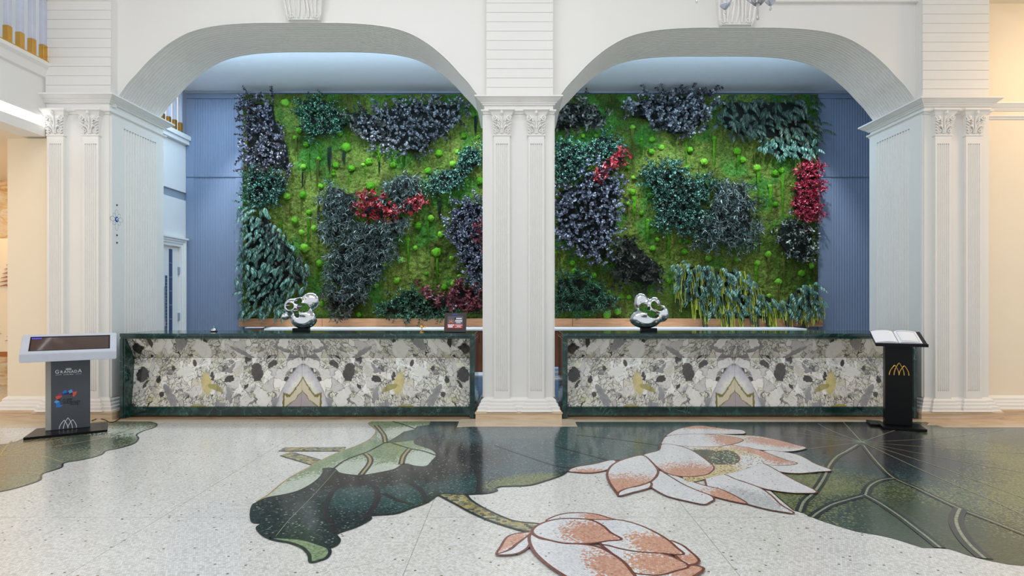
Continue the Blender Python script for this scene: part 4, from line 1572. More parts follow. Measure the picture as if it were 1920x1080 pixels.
def flat_text(body, size, mat, parent, loc, name='lettering', extrude=0.0006, sx=1.0, bold=0.0, rot=(math.pi / 2, 0, 0), align='CENTER', label=None):
    cu = bpy.data.curves.new(name, 'FONT')
    cu.body = body
    cu.size = size
    cu.extrude = extrude
    cu.offset = bold
    cu.align_x = align
    cu.resolution_u = 3
    tmp = bpy.data.objects.new(name + '_tmp', cu)
    COL.objects.link(tmp)
    dg = bpy.context.evaluated_depsgraph_get()
    me = bpy.data.meshes.new_from_object(tmp.evaluated_get(dg))
    bpy.data.objects.remove(tmp)
    bpy.data.curves.remove(cu)
    me.materials.clear()
    me.materials.append(mat)
    o = link(name, me, parent, loc, rot, (sx, 1, 1))
    return o


fr = thing('framed_menu', 'dark framed card with red and white print at right end of left desk', 'sign', (XA(853, 8.25), 8.25, 1.112), math.radians(-7))
tilt = math.radians(-12)
mb = MB()
mb.bbox(-0.150, 0.150, -0.012, 0.012, 0, 0.265, 0.006)
o = mb.obj('frame', plain('dark brown frame', (62, 50, 46), 0.4), fr)
o.rotation_euler = (tilt, 0, 0)
frame = o


def card(nm, x0, x1, z0, z1, mat, d=0.0008, par=frame):
    mb = MB()
    mb.box(x0, x1, -0.0125 - d, -0.0118, z0, z1)
    return mb.obj(nm, mat, par)


cg, crd, cwh, cor = plain('card grey', (92, 92, 108), 0.4), plain('card red', (206, 52, 56), 0.4), plain('card white', (240, 238, 240), 0.4), plain('card orange', (214, 130, 96), 0.4)
card('printed_card', -0.105, 0.105, 0.055, 0.220, cg)
card('red_band', -0.110, 0.105, 0.055, 0.110, crd, 0.0012)
card('blue_tag', -0.045, 0.040, 0.232, 0.250, plain('card blue', (52, 76, 150), 0.4))
for (a, b, c, d) in ((-0.10, -0.01, 0.088, 0.104), (-0.095, -0.03, 0.062, 0.084), (0.01, 0.088, 0.178, 0.194), (0.0, 0.095, 0.155, 0.166), (0.0, 0.095, 0.140, 0.150), (0.015, 0.075, 0.122, 0.132),
                     (0.0, 0.100, 0.092, 0.100), (0.025, 0.080, 0.078, 0.086), (0.0, 0.085, 0.064, 0.071)):
    card('print_bar', a, b, c, d, cwh, 0.0016)
mb = MB()
for k in range(5):
    a = math.radians(20 + k * 35)
    mb.tube([(-0.055 + 0.012 * math.cos(a), -0.0135, 0.118 + 0.012 * math.sin(a)), (-0.055 + 0.048 * math.cos(a), -0.0138, 0.118 + 0.060 * math.sin(a))], [0.009, 0.004], 6)
mb.obj('printed_figure', cor, frame)
mb = MB()
mb.tube([(0.0, 0.012, 0.20), (0.0, 0.10, 0.0)], 0.006)
mb.obj('easel_strut', M['dark'], fr)

for (x, y, rz, lab) in ((XA(478, 10.95), 10.95, 0.2, 'loose white sheet near the left end of back worktop'), (XA(520, 11.0), 10.98, -0.3, 'loose white sheet behind the left chrome sculpture')):
    mb = MB()
    mb.bbox(-0.15, 0.15, -0.105, 0.105, 0, 0.006, 0.001)
    o = mb.obj('paper_sheet', M['paper'])
    o.location = (x, y, zc_ + 0.001)
    o.rotation_euler = (0, 0, rz)
    o['label'], o['category'] = lab, 'paper'

# blue storage boxes glimpsed beside the middle pier
crate_m = plain('pale blue plastic', (176, 204, 242), 0.35)


def crate(x, y, w, d, h, label, z=0.0):
    t = thing('storage_box', label, 'box', (x, y, z))
    mb = MB()
    a, b = w / 2, d / 2
    mb.box(-a, a, -b, -b + 0.01, 0.01, h)
    mb.box(-a, a, b - 0.01, b, 0.01, h)
    mb.box(-a, -a + 0.01, -b, b, 0.01, h)
    mb.box(a - 0.01, a, -b, b, 0.01, h)
    mb.box(-a, a, -b, b, 0, 0.01)
    for k in range(4):
        mb.box(-a - 0.006, a + 0.006, -b - 0.006, -b, h * (0.2 + 0.2 * k), h * (0.2 + 0.2 * k) + 0.01)
    mb.obj('tub', crate_m, t)
    mb = MB()
    mb.bbox(-a - 0.012, a + 0.012, -b - 0.012, b + 0.012, h, h + 0.03, 0.006)
    mb.obj('lid', M['paper'], t)


crate(-0.62, 9.62, 0.42, 0.40, 0.36, 'pale blue storage box left of the middle pier')
crate(0.74, 9.70, 0.40, 0.40, 0.30, 'pale blue storage box right of the middle pier')
for k in range(4):
    mb = MB()
    mb.bbox(-0.17, 0.17, -0.12, 0.12, 0, 0.035, 0.003)
    o = mb.obj('ring_binder', [M['paper'], crate_m][k % 2])
    o.location = (0.74 + 0.01 * (k % 2), 9.66, 0.332 + k * 0.0375)
    o['label'] = ['white ring binder, lowest of the stack right of middle pier', 'blue ring binder, second from bottom of the stack', 'white ring binder, second from top of the stack', 'blue ring binder on top of the stack right of middle pier'][k]
    o['category'] = 'binder'
    o['group'] = 'binders stacked on the storage box'

# ------------------------------------------------------------------ touch screen kiosk on the left
kiosk_gray = plain('light grey powder coat', (196, 200, 212), 0.35)
kiosk_side = plain('mid grey powder coat', (128, 126, 124), 0.4)
kiosk_dark = plain('slate grey laminate', (72, 76, 84), 0.35)
kz = math.radians(33)
kk = thing('touch_kiosk', 'grey touch screen kiosk with tilted display in front of left pier', 'kiosk', (-5.23, 7.22, 0), kz)
mb = MB()
mb.prism([(-0.41, -0.30, 0.004), (0.36, -0.30, 0.004), (0.36, 0.24, 0.004), (-0.34, 0.24, 0.004)], (0, 0, 0.028))
mb.obj('base_plate', M['black'], kk)
mb = MB()
mb.bbox(-0.185, 0.185, 0.002, 0.11, 0.032, 1.0, 0.006)
mb.obj('column', kiosk_side, kk)
mb = MB()
mb.box(-0.180, 0.186, -0.004, 0.002, 0.036, 0.93)
mb.obj('front_panel', kiosk_dark, kk)
mb = MB()
mb.bbox(-0.240, -0.186, 0.0, 0.11, 0.034, 0.98, 0.004)
mb.obj('side_fin', plain('light grey fin', (166, 164, 156), 0.4), kk)
ca, sa = math.cos(math.atan2(0.2, 0.30)), math.sin(math.atan2(0.2, 0.30))
tray = thing('head', '', '', (0, 0, 0))
del tray['label'], tray['category']
tray.name = 'display_head'
tray.parent = kk
mb = MB()
sec = [(-0.27, 0.85), (-0.27, 0.945), (0.05, 1.150), (0.05, 1.075)]
mb.prism([(-0.45, y, z) for y, z in sec], (0.90, 0, 0))
h_ = mb.obj('housing', kiosk_gray, tray)
bmx = bmesh.new()
bmx.from_mesh(h_.data)
bmesh.ops.bevel(bmx, geom=[e for e in bmx.edges if len(e.link_faces) == 2 and e.calc_face_angle(0) > 0.3], offset=0.006, segments=2, affect='EDGES')
bmx.to_mesh(h_.data)
bmx.free()
dy, dz = 0.32, 0.205
L_ = math.hypot(dy, dz)
ey, ez = dy / L_, dz / L_
ny_, nz__ = -ez, ey


def on_top(u, v, h=0.0):
    return (u, -0.27 + ey * v + ny_ * h, 0.945 + ez * v + nz__ * h)


def top_quad(nm, u0, u1, v0, v1, h, mat):
    mb = MB()
    a = [on_top(u0, v0, h), on_top(u1, v0, h), on_top(u1, v1, h), on_top(u0, v1, h)]
    b = [on_top(u0, v0, 0), on_top(u1, v0, 0), on_top(u1, v1, 0), on_top(u0, v1, 0)]
    mb.add(a + b, [(0, 1, 2, 3), (4, 5, 1, 0), (5, 6, 2, 1), (6, 7, 3, 2), (7, 4, 0, 3)])
    mb.obj(nm, mat, tray)


top_quad('bezel', -0.375, 0.385, 0.055, 0.330, 0.0015, M['black'])
top_quad('screen', -0.362, 0.372, 0.062, 0.305, 0.0030, M['glassblack'])
top_quad('status_line', -0.360, -0.27, 0.285, 0.303, 0.0036, plain('lit blue text', (70, 60, 230), 0.3, emit=0.8))
wt = plain('white print', (226, 228, 232), 0.5)
for ch, x, s in (('G', -0.130, 0.060), ('R', -0.088, 0.046), ('A', -0.054, 0.046), ('N', -0.020, 0.046), ('A', 0.014, 0.046), ('D', 0.047, 0.046), ('A', 0.086, 0.060)):
    flat_text(ch, s, wt, kk, (x, -0.005, 0.690), sx=0.92, bold=0.0008)
mb = MB()
for k in range(5):
    x = -0.042 + 0.010 * k
    mb.prism([(x - 0.006, -0.0052, 0.732), (x + 0.006, -0.0052, 0.732), (x + 0.002 * (k - 2), -0.0052, 0.752)], (0, 0.001, 0))
mb.box(-0.050, 0.006, -0.0052, -0.004, 0.727, 0.733)
mb.obj('crown_print', wt, kk)
flat_text('LUXURY BELEK', 0.014, wt, kk, (-0.022, -0.005, 0.668), bold=0.0002)
mb = MB()
mb.box(-0.145, -0.088, -0.0052, -0.004, 0.672, 0.675)
mb.box(0.044, 0.102, -0.0052, -0.004, 0.672, 0.675)
mb.obj('rule', wt, kk)
# cluster of coloured facets around the second title
cols = {'b': plain('print blue', (44, 120, 206), 0.5), 'l': plain('print light blue', (92, 164, 224), 0.5), 'd': plain('print navy', (20, 30, 110), 0.5), 'r': plain('print coral', (222, 84, 66), 0.5),
        'm': plain('print magenta', (150, 50, 120), 0.5), 'k': plain('print maroon', (70, 14, 50), 0.5)}
K = lambda x, y: ((x - 575) / 2216.0, -0.0046, 0.407 - (y - 800) / 1725.0)
for nm, c, pts in (('b', 'b', [(395, 700), (430, 655), (480, 660), (500, 740), (400, 745)]), ('d', 'd', [(385, 720), (430, 720), (530, 700), (530, 745), (390, 755)]), ('l', 'l', [(515, 680), (585, 645), (620, 700), (550, 725)]),
                   ('k', 'k', [(535, 745), (612, 715), (612, 765)]), ('r', 'r', [(612, 705), (705, 692), (690, 750), (640, 798), (612, 790)]), ('m', 'm', [(300, 745), (320, 712), (388, 718), (388, 760)]),
                   ('r2', 'r', [(250, 775), (300, 758), (398, 762), (350, 810), (275, 835)]), ('k2', 'k', [(290, 838), (362, 818), (340, 862)]), ('l2', 'l', [(220, 885), (260, 845), (335, 870), (300, 920)]),
                   ('b2', 'b', [(262, 915), (340, 880), (350, 945), (412, 955), (360, 990), (262, 990)])):
    mb = MB()
    mb.prism([K(*p) for p in pts], (0, 0.001, 0))
    mb.obj('printed_facet', cols[c], kk)
bk = plain('black print', (18, 18, 20), 0.5)
flat_text('GUES', 0.083, bk, kk, (K(480, 930)[0], -0.005, K(480, 930)[2]), sx=0.36, bold=0.0008)
flat_text('T', 0.115, bk, kk, (K(572, 970)[0], -0.005, K(572, 970)[2]), sx=0.45, bold=0.0015)
flat_text('RONEY', 0.074, bk, kk, (K(680, 968)[0], -0.005, K(680, 968)[2]), sx=0.34, bold=0.0008)


def arch_logo(mat, parent, cx, cz, w, h, y, r):
    """three interlaced pointed arches"""
    mb = MB()

    def leg(x0, z0, x1, z1, bow):
        return [(cx + (x0 + (x1 - x0) * t ** 1.7) * w, y, cz + (z0 + (z1 - z0) * t ** 0.92) * h) for t in [i / 10 for i in range(11)]]
    for (a, b, c, top) in ((-0.5, -0.22, 0.0, 0.80), (0.0, 0.27, 0.5, 0.78), (-0.26, 0.0, 0.26, 1.0)):
        mb.tube(leg(a, 0, b, top, -0.055), r, 6)
        mb.tube(leg(c, 0, b, top, 0.055), r, 6)
    return mb.obj('arch_emblem', mat, parent)


arch_logo(wt, kk, -0.028, 0.040, 0.165, 0.125, -0.004, 0.0035)
cab = MB()
F_ = lambda px, py: tuple(F(px, py, 0.006))
q = [F_(172, 789), F_(183, 785), F_(196, 787), F_(207, 792), F_(218, 789), F_(226, 783)]
cab.tube([tuple(list(c) + [0.006]) for c in cr([(a[0], a[1]) for a in q], 6)], 0.005, 6)
o = cab.obj('power_cable', M['black'])
o['label'], o['category'] = 'thin black cable from the kiosk to the left desk', 'cable'

# ------------------------------------------------------------------ lectern with the open guest book on the right
bs = thing('book_stand', 'slim black lectern with golden arch emblem at right end of desk', 'lectern', (4.63, 7.40, 0), math.radians(-20))
mb = MB()
mb.bbox(-0.20, 0.255, -0.16, 0.20, 0.003, 0.034, 0.004)
mb.bbox(-0.30, -0.14, 0.02, 0.30, 0.003, 0.028, 0.003)
mb.obj('base_plate', M['black'], bs)
mb = MB()
mb.bbox(-0.145, 0.142, 0.0, 0.12, 0.034, 1.04, 0.004)
mb.obj('column', M['black'], bs)
arch_logo(M['gold'], bs, 0.0, 0.640, 0.205, 0.148, -0.002, 0.0052)
mb = MB()
sec = [(-0.235, 1.004), (-0.235, 1.022), (0.13, 1.160), (0.13, 1.142)]
mb.prism([(-0.290, y, z) for y, z in sec], (0.535, 0, 0))
mb.box(-0.290, 0.245, -0.245, -0.232, 1.0, 1.036)
mb.obj('top_board', M['black'], bs)
bk_ = thing('open_book', 'white open guest book lying on the black lectern', 'book', bs.matrix_basis @ Vector((-0.045, -0.05, 1.0935)), math.radians(-20))
bt = math.atan2(0.138, 0.365)
for side in (-1, 1):
    vs, fs = [], []
    N_ = 10
    for i in range(N_ + 1):
        t_ = i / N_
        x = side * (0.004 + 0.236 * t_)
        h = 0.006 + 0.024 * math.sin(math.pi * min(1, t_ * 1.0)) ** 0.6 * (1 - 0.55 * t_)
        for yy in (-0.165, 0.165):
            for hh in (0.002, h + 0.003):
                vs.append((x, yy, hh))
    for i in range(N_):
        a = i * 4
        b = a + 4
        fs += [(a + 1, b + 1, b + 3, a + 3), (a, a + 2, b + 2, b), (a, b, b + 1, a + 1), (a + 2, a + 3, b + 3, b + 2)]
    fs += [(0, 1, 3, 2), (N_ * 4, N_ * 4 + 2, N_ * 4 + 3, N_ * 4 + 1)]
    mb = MB()
    mb.add(vs, fs)
    pg = mb.obj('page_block', M['paper'], bk_, smooth=False)
    pg.rotation_euler = (bt, 0, 0)
    if side == 1:
        mb = MB()
        gl = [(0.03, -0.14), (0.215, -0.14), (0.215, 0.135), (0.03, 0.135)]
        for i in range(4):
            (xa, ya), (xb, yb) = gl[i], gl[(i + 1) % 4]
            hx = lambda x: 0.0105 + 0.024 * math.sin(math.pi * min(1, (x - 0.004) / 0.236)) ** 0.6 * (1 - 0.55 * (x - 0.004) / 0.236)
            n_ = 8
            mb.tube([(xa + (xb - xa) * k / n_, ya + (yb - ya) * k / n_, hx(xa + (xb - xa) * k / n_)) for k in range(n_ + 1)], 0.0011, 4)
        ln = mb.obj('page_border', M['dark'], bk_)
        ln.rotation_euler = (bt, 0, 0)
mb = MB()
mb.bbox(-0.247, 0.247, -0.172, 0.172, -0.002, 0.002, 0.001)
cv = mb.obj('cover', M['dark'], bk_)
cv.rotation_euler = (bt, 0, 0)

# ------------------------------------------------------------------ evil-eye charm on the left pier
ch = thing('wall_charm', 'wire flower charm with round blue eye bead on left pier', 'ornament', (-5.315, 8.17, 2.62))
wire = plain('dark silver wire', (120, 126, 136), 0.3, 1.0)
mb = MB()
mb.tube([(0.004, 0, 0.18), (0.004, 0, -0.38)], 0.0018, 5)
mb.obj('thread', wire, ch)
mb = MB()
for k in range(8):
    a = k * math.pi / 4
    L2 = 0.13 if k % 2 == 0 else 0.10
    pts = []
    for j in range(13):
        t_ = j / 12 * math.pi
        rr = 0.035 + (L2 - 0.035) * math.sin(t_)
        aa = a + 0.42 * math.cos(t_)
        pts.append((0.006, rr * math.cos(aa), rr * math.sin(aa) - 0.02 * (k == 6) * math.sin(t_)))
    mb.tube(pts, 0.0022, 5)
mb.obj('wire_petals', wire, ch)
rotx = Matrix.Rotation(math.pi / 2, 4, 'Y')
for nm, r, h, c in (('bead', 0.036, 0.014, (18, 60, 150)), ('iris', 0.020, 0.018, (226, 236, 244)), ('pupil', 0.010, 0.021, (10, 20, 50))):
    mb = MB()
    mb.lathe([(0, 0), (r, 0), (r, h * 0.6), (r * 0.8, h), (0, h)], n=20)
    mb.v = [tuple(rotx @ Vector(v)) for v in mb.v]
    mb.obj(nm, plain(nm + ' glass', c, 0.1), ch, smooth=True)
for z in (0.19, -0.21, -0.31):
    mb = MB()
    s_ = 0.014
    mb.lathe([(0, -s_), (s_ * 0.7, -s_ * 0.6), (s_, 0), (s_ * 0.7, s_ * 0.6), (0, s_)], (0.008, 0, z), n=10)
    mb.obj('small_bead', plain('dark bead', (40, 50, 70), 0.2), ch, smooth=True)

# ------------------------------------------------------------------ chandelier whose tip hangs into the frame
cx_, cy_ = XA(1421, 5.2), 5.2
cz0 = ZA(38, 5.2)
cd = thing('chandelier', 'crystal chandelier hanging above the lobby, only its lowest tip visible', 'chandelier', (cx_, cy_, cz0))
crys = plain('crystal', (235, 238, 242), 0.03, var=0.0, trans=0.7)
mb = MB()
mb.lathe([(0.0, 0.0), (0.010, 0.006), (0.012, 0.018), (0.007, 0.035), (0.009, 0.05), (0.009, 0.12), (0.016, 0.13), (0.022, 0.15), (0.016, 0.17), (0.05, 0.21), (0.07, 0.25), (0.02, 0.30), (0.0, 0.30)], n=16)
mb.obj('finial', plain('smoked crystal', (190, 188, 186), 0.1, 0.5), cd, smooth=True)
mb = MB()
mb.lathe([(0.0, 0.28), (0.02, 0.28), (0.014, 0.6), (0.03, 0.8), (0.012, 1.1), (0.01, 7.5 - cz0), (0.0, 7.5 - cz0)], n=12)
mb.obj('stem', M['chrome'], cd, smooth=True)
for k in range(8):
    a = k * math.pi / 4 + 0.2
    pts = [(0.02 + 0.5 * t_, 0.14 + 0.16 * t_ + 0.25 * math.sin(math.pi * t_ * 0.9) * 0.5) for t_ in [i / 10 for i in range(11)]]
    mb = MB()
    mb.tube([(r * math.cos(a), r * math.sin(a), z) for r, z in pts], [0.014 - 0.0006 * i for i in range(11)], 8)
    ar_ = mb.obj('arm', crys, cd, smooth=True)
    r, z = pts[-1]
    mb = MB()
    mb.lathe([(0.0, 0), (0.02, 0.0), (0.045, 0.03), (0.05, 0.04), (0.012, 0.04), (0.012, 0.13), (0.018, 0.15), (0.010, 0.19), (0.0, 0.20)], (r * math.cos(a), r * math.sin(a), z), n=12)
    mb.obj('candle_lamp', M['acrylic'], ar_, smooth=True)
    mb = MB()
    mb.lathe([(0, -0.05), (0.012, -0.03), (0.006, 0.0), (0, 0.0)], (r * math.cos(a), r * math.sin(a), z - 0.01), n=8)
    mb.obj('drop', crys, ar_)
# ------------------------------------------------------------------ planted wall
YW = 11.38                                          # face of the moss


def moss_mat():
    t = NT('preserved moss')
    x, y, z = t.xyz()
    v = t.vec(x, y, z)
    a = t.noise(v, 0.9, 4, 0.6, 0.6)
    f = t.noise(v, 26, 4, 0.7)
    col = t.ramp(a, [(0.30, lin(48, 72, 26)), (0.45, lin(98, 128, 50)), (0.58, lin(138, 166, 74)), (0.72, lin(114, 118, 58))])
    b = t.noise(t.vec(t.m('MULTIPLY', x, 4.0), 0.0, t.m('MULTIPLY', z, 0.7)), 2.0, 3, 0.6)
    col = t.mix(t.rng(b, 0.52, 0.66, 0.0, 0.75), col, lin(100, 94, 52))
    g = t.noise(v, 1.7, 2)
    col = t.mix(t.rng(g, 0.52, 0.62, 0.0, 0.8), col, lin(78, 152, 62))
    col = t.mix(t.rng(f, 0.35, 0.7, 0.75, 0.0), col, lin(24, 34, 10))
    h = t.noise(v, 60, 3)
    t.fin(col, 0.9, 0, 0.15)
    t.bump(t.m('ADD', f, t.m('MULTIPLY', h, 0.5)), 1.0, 0.035)
    return t.mat


moss = moss_mat()
gx0, gx1, gz0, gz1 = XA(455, YW), XA(1534, YW), ZA(598, YW), ZA(177, YW)
NXg, NZg = 560, 220
gxs, gzs = np.linspace(gx0, gx1, NXg), np.linspace(gz0, gz1, NZg)
GX, GZ = np.meshgrid(gxs, gzs, indexing='ij')


def vnoise(sx, sz, seed):
    rs = np.random.RandomState(seed)
    n1, n2 = int((gx1 - gx0) * sx) + 3, int((gz1 - gz0) * sz) + 3
    R = rs.rand(n1, n2)
    u, v = (GX - gx0) * sx, (GZ - gz0) * sz
    i, j = u.astype(int), v.astype(int)
    fu, fv = u - i, v - j
    fu, fv = fu * fu * (3 - 2 * fu), fv * fv * (3 - 2 * fv)
    return (R[i, j] * (1 - fu) + R[i + 1, j] * fu) * (1 - fv) + (R[i, j + 1] * (1 - fu) + R[i + 1, j + 1] * fu) * fv


Hh = 0.045 * vnoise(1.5, 1.5, 1) + 0.035 * vnoise(5, 5, 2) + 0.030 * vnoise(12, 12, 3) + 0.022 * vnoise(28, 28, 4) + 0.02 * vnoise(45, 45, 5)
V = np.stack([GX, YW + 0.07 - Hh, GZ], -1).reshape(-1, 3)
I = np.arange(NXg * NZg).reshape(NXg, NZg)
Fq = np.stack([I[:-1, :-1], I[1:, :-1], I[1:, 1:], I[:-1, 1:]], -1).reshape(-1, 4)
me = bpy.data.meshes.new('moss')
me.from_pydata(V.tolist(), [], Fq.tolist())
me.materials.append(moss)
me.polygons.foreach_set('use_smooth', [True] * len(me.polygons))
gw = thing('moss_wall', 'large green preserved moss panel behind the two reception desks', 'green wall', (0, 0, 0))
link('moss', me, gw)
mb = MB()
mb.box(gx0, gx1, YW + 0.05, YBK, gz0 + 0.005, gz1 - 0.005)
mb.obj('backing_board', plain('dark backing', (24, 30, 18), 0.9), gw)

# bright cushion moss balls
ball_m = []
for c in ((104, 178, 44), (128, 196, 62), (84, 156, 34)):
    t = NT('cushion moss')
    x, y, z = t.xyz()
    n_ = t.noise(t.vec(x, y, z), 50, 3, 0.7)
    col = t.mix(t.rng(n_, 0.3, 0.7), tuple(k * 0.5 for k in lin(*c)[:3]) + (1,), lin(*c))
    t.fin(col, 0.95, 0, 0.1)
    t.bump(n_, 1.0, 0.02)
    ball_m.append(t.mat)
balls = []
for k in range(6):
    bm = bmesh.new()
    bmesh.ops.create_icosphere(bm, subdivisions=3, radius=1)
    for v in bm.verts:
        n_ = noise.noise(v.co * 1.6 + Vector((k * 9, 0, 0))) * 0.30 + noise.noise(v.co * 4.5 + Vector((0, k * 5, 0))) * 0.16
        v.co *= 1 + n_
        v.co.y *= 0.75
    me = bpy.data.meshes.new('moss_ball')
    bm.to_mesh(me)
    bm.free()
    me.materials.append(ball_m[k % 3])
    me.polygons.foreach_set('use_smooth', [True] * len(me.polygons))
    balls.append(me)


def G1(p):
    return (430 + p[0] / 2.204, 150 + p[1] / 2.204)


def G2(p):
    return (1020 + p[0] / 2.204, 150 + p[1] / 2.204)


B1 = [(232, 94, 17), (288, 208, 13), (271, 238, 9), (317, 266, 11), (457, 220, 12), (483, 278, 20), (614, 284, 15), (440, 352, 13), (504, 366, 14), (305, 358, 11), (377, 440, 11), (303, 476, 15), (238, 482, 14), (330, 547, 11),
      (271, 583, 14), (298, 631, 12), (350, 614, 13), (312, 694, 18), (412, 680, 13), (374, 758, 15), (380, 924, 11), (95, 967, 13), (584, 441, 18), (676, 351, 12), (578, 338, 15), (822, 376, 15), (866, 303, 15), (925, 348, 14),
      (943, 298, 11), (968, 231, 12), (1007, 145, 10), (1028, 236, 9), (1038, 418, 17), (912, 504, 12), (833, 572, 13), (780, 603, 14), (873, 639, 13), (768, 694, 10), (855, 711, 19), (708, 745, 13), (640, 762, 12), (692, 829, 13),
      (607, 848, 12), (814, 801, 8), (928, 841, 13), (888, 857, 13), (535, 968, 10), (918, 736, 9), (738, 662, 9), (552, 350, 8), (370, 325, 9), (660, 575, 10), (950, 812, 9), (430, 390, 8)]
B2 = [(261, 124, 9), (229, 162, 9), (88, 182, 9), (162, 232, 9), (216, 231, 8), (366, 195, 10), (404, 247, 8), (447, 247, 12), (444, 295, 12), (486, 279, 12), (604, 289, 12), (662, 338, 14), (703, 241, 9), (799, 294, 16),
      (820, 331, 13), (588, 367, 13), (347, 362, 7), (368, 403, 9), (368, 463, 12), (441, 477, 13), (345, 510, 9), (403, 550, 10), (428, 582, 8), (450, 697, 12), (468, 660, 9), (561, 666, 9), (588, 665, 10), (581, 712, 13),
      (679, 737, 13), (797, 744, 10), (118, 757, 12), (125, 791, 12), (72, 814, 7), (191, 838, 9), (268, 873, 8), (320, 893, 10), (352, 898, 9), (304, 957, 13), (262, 970, 16), (545, 893, 8), (515, 835, 11), (881, 364, 15),
      (955, 386, 14), (982, 374, 13), (1037, 434, 15), (934, 440, 9), (957, 514, 11), (860, 503, 11), (872, 681, 11), (927, 721, 14), (990, 717, 9), (881, 758, 13), (968, 833, 13), (1065, 799, 14), (1105, 768, 12), (1085, 703, 9),
      (930, 893, 10), (50, 715, 8), (205, 808, 11), (140, 380, 8)]
rb = random.Random(3)
for T_, L in ((G1, B1), (G2, B2)):
    for i, (cx, cy, r) in enumerate(L):
        px, py = T_((cx, cy))
        p = P(px, py, YW - 0.03)
        R_ = r / 2.204 / FPX * YW * 1.02
        link('moss_ball', balls[rb.randrange(6)], gw, p, (rb.uniform(-.3, .3), rb.uniform(0, 6.28), rb.uniform(-.3, .3)), R_)

# hanging strands of moss on the panel
strand_m = [ball_m[0], plain('dark hanging moss', (18, 46, 30), 0.9), plain('olive hanging moss', (92, 104, 34), 0.9)]
ST = []
for k in range(3):
    for mi in range(3):
        rs = random.Random(k * 5 + mi)
        mb = MB()
        for j in range(5):
            x0 = rs.uniform(-0.6, 0.6)
            ln = rs.uniform(0.55, 1.0)
            pts = [(x0 * (1 - 0.3 * t_ / 6) + rs.uniform(-.12, .12), -0.5 * rs.random(), -ln * t_ / 6) for t_ in range(7)]
            # unit width 1 by unit length 1; scaled per use
            for a in range(6):
                p_, q_ = pts[a], pts[a + 1]
                w0, w1 = 0.42 * (1 - a / 7), 0.42 * (1 - (a + 1) / 7)
                mb.add([(p_[0] - w0, p_[1], p_[2]), (p_[0] + w0, p_[1], p_[2]), (q_[0] + w1, q_[1], q_[2]), (q_[0] - w1, q_[1], q_[2]),
                        (p_[0], p_[1] - 0.5, p_[2]), (q_[0], q_[1] - 0.5, q_[2])], [(0, 4, 5, 3), (4, 1, 2, 5)])
        ST.append((mi, mb.mesh('moss_strand', strand_m[mi])))
S1 = [(492, 215, 285, 5, 0), (380, 275, 330, 5, 0), (328, 300, 400, 4, 0), (620, 290, 380, 10, 0), (718, 295, 375, 7, 0), (564, 345, 420, 4, 0), (497, 385, 440, 3, 0), (328, 560, 690, 6, 0), (213, 580, 635, 4, 0), (305, 640, 672, 4, 0),
      (822, 585, 700, 4, 0), (740, 665, 800, 7, 0), (860, 735, 850, 6, 0), (640, 770, 820, 4, 0), (364, 765, 830, 4, 0), (298, 480, 575, 3, 2), (413, 280, 390, 9, 1), (474, 290, 360, 9, 1), (868, 500, 590, 8, 1), (840, 730, 860, 14, 2),
      (304, 380, 450, 4, 1), (1018, 150, 240, 9, 1), (365, 330, 470, 5, 2), (275, 240, 330, 6, 2), (620, 340, 400, 5, 1), (368, 480, 720, 5, 2), (250, 500, 570, 4, 2), (430, 370, 400, 6, 0)]
S2 = [(404, 255, 320, 5, 0), (586, 225, 350, 4, 0), (703, 245, 370, 6, 0), (803, 305, 390, 9, 0), (886, 375, 520, 7, 0), (984, 385, 560, 6, 0), (935, 445, 570, 9, 0), (372, 480, 610, 12, 0), (430, 585, 680, 9, 0), (514, 640, 770, 7, 0),
      (365, 190, 330, 10, 2), (878, 765, 850, 9, 0), (928, 730, 800, 9, 2), (990, 725, 820, 6, 2), (966, 840, 920, 9, 2), (886, 560, 740, 4, 2), (345, 480, 560, 5, 2), (1058, 420, 470, 4, 0), (50, 720, 780, 6, 2), (870, 300, 360, 6, 2)]
for T_, L in ((G1, S1), (G2, S2)):
    for (cx, y0, y1, w, mi) in L:
        p = P(*T_((cx, y0)), YW - 0.02)
        ln = (y1 - y0) / 2.204 / FPX * YW
        wd = w / 2.204 / FPX * YW * 1.1
        c_ = [m_ for i_, m_ in ST if i_ == mi]
        link('moss_strand', c_[rb.randrange(3)], gw, p, None, (wd, 0.05, ln))


# ------------------------------------------------------------------ foliage
def leaf_material(name, dark, mid, light, rough=0.4, spec=0.5):
    t = NT(name)
    oi = t.n('ShaderNodeObjectInfo')
    at = t.n('ShaderNodeAttribute')
    at.attribute_name = 'tint'
    s = t.m('ADD', t.m('MULTIPLY', at.outputs['Fac'], 0.72), t.m('MULTIPLY', oi.outputs['Random'], 0.28))
    col = t.ramp(s, [(0.08, lin(*dark)), (0.5, lin(*mid)), (0.95, lin(*light))])  # random leaf tones; pale stop also paints highlights, darker stops paint shade
    t.fin(col, rough, 0, spec)
    t.b.inputs['Subsurface Weight'].default_value = 0.0
    return t.mat


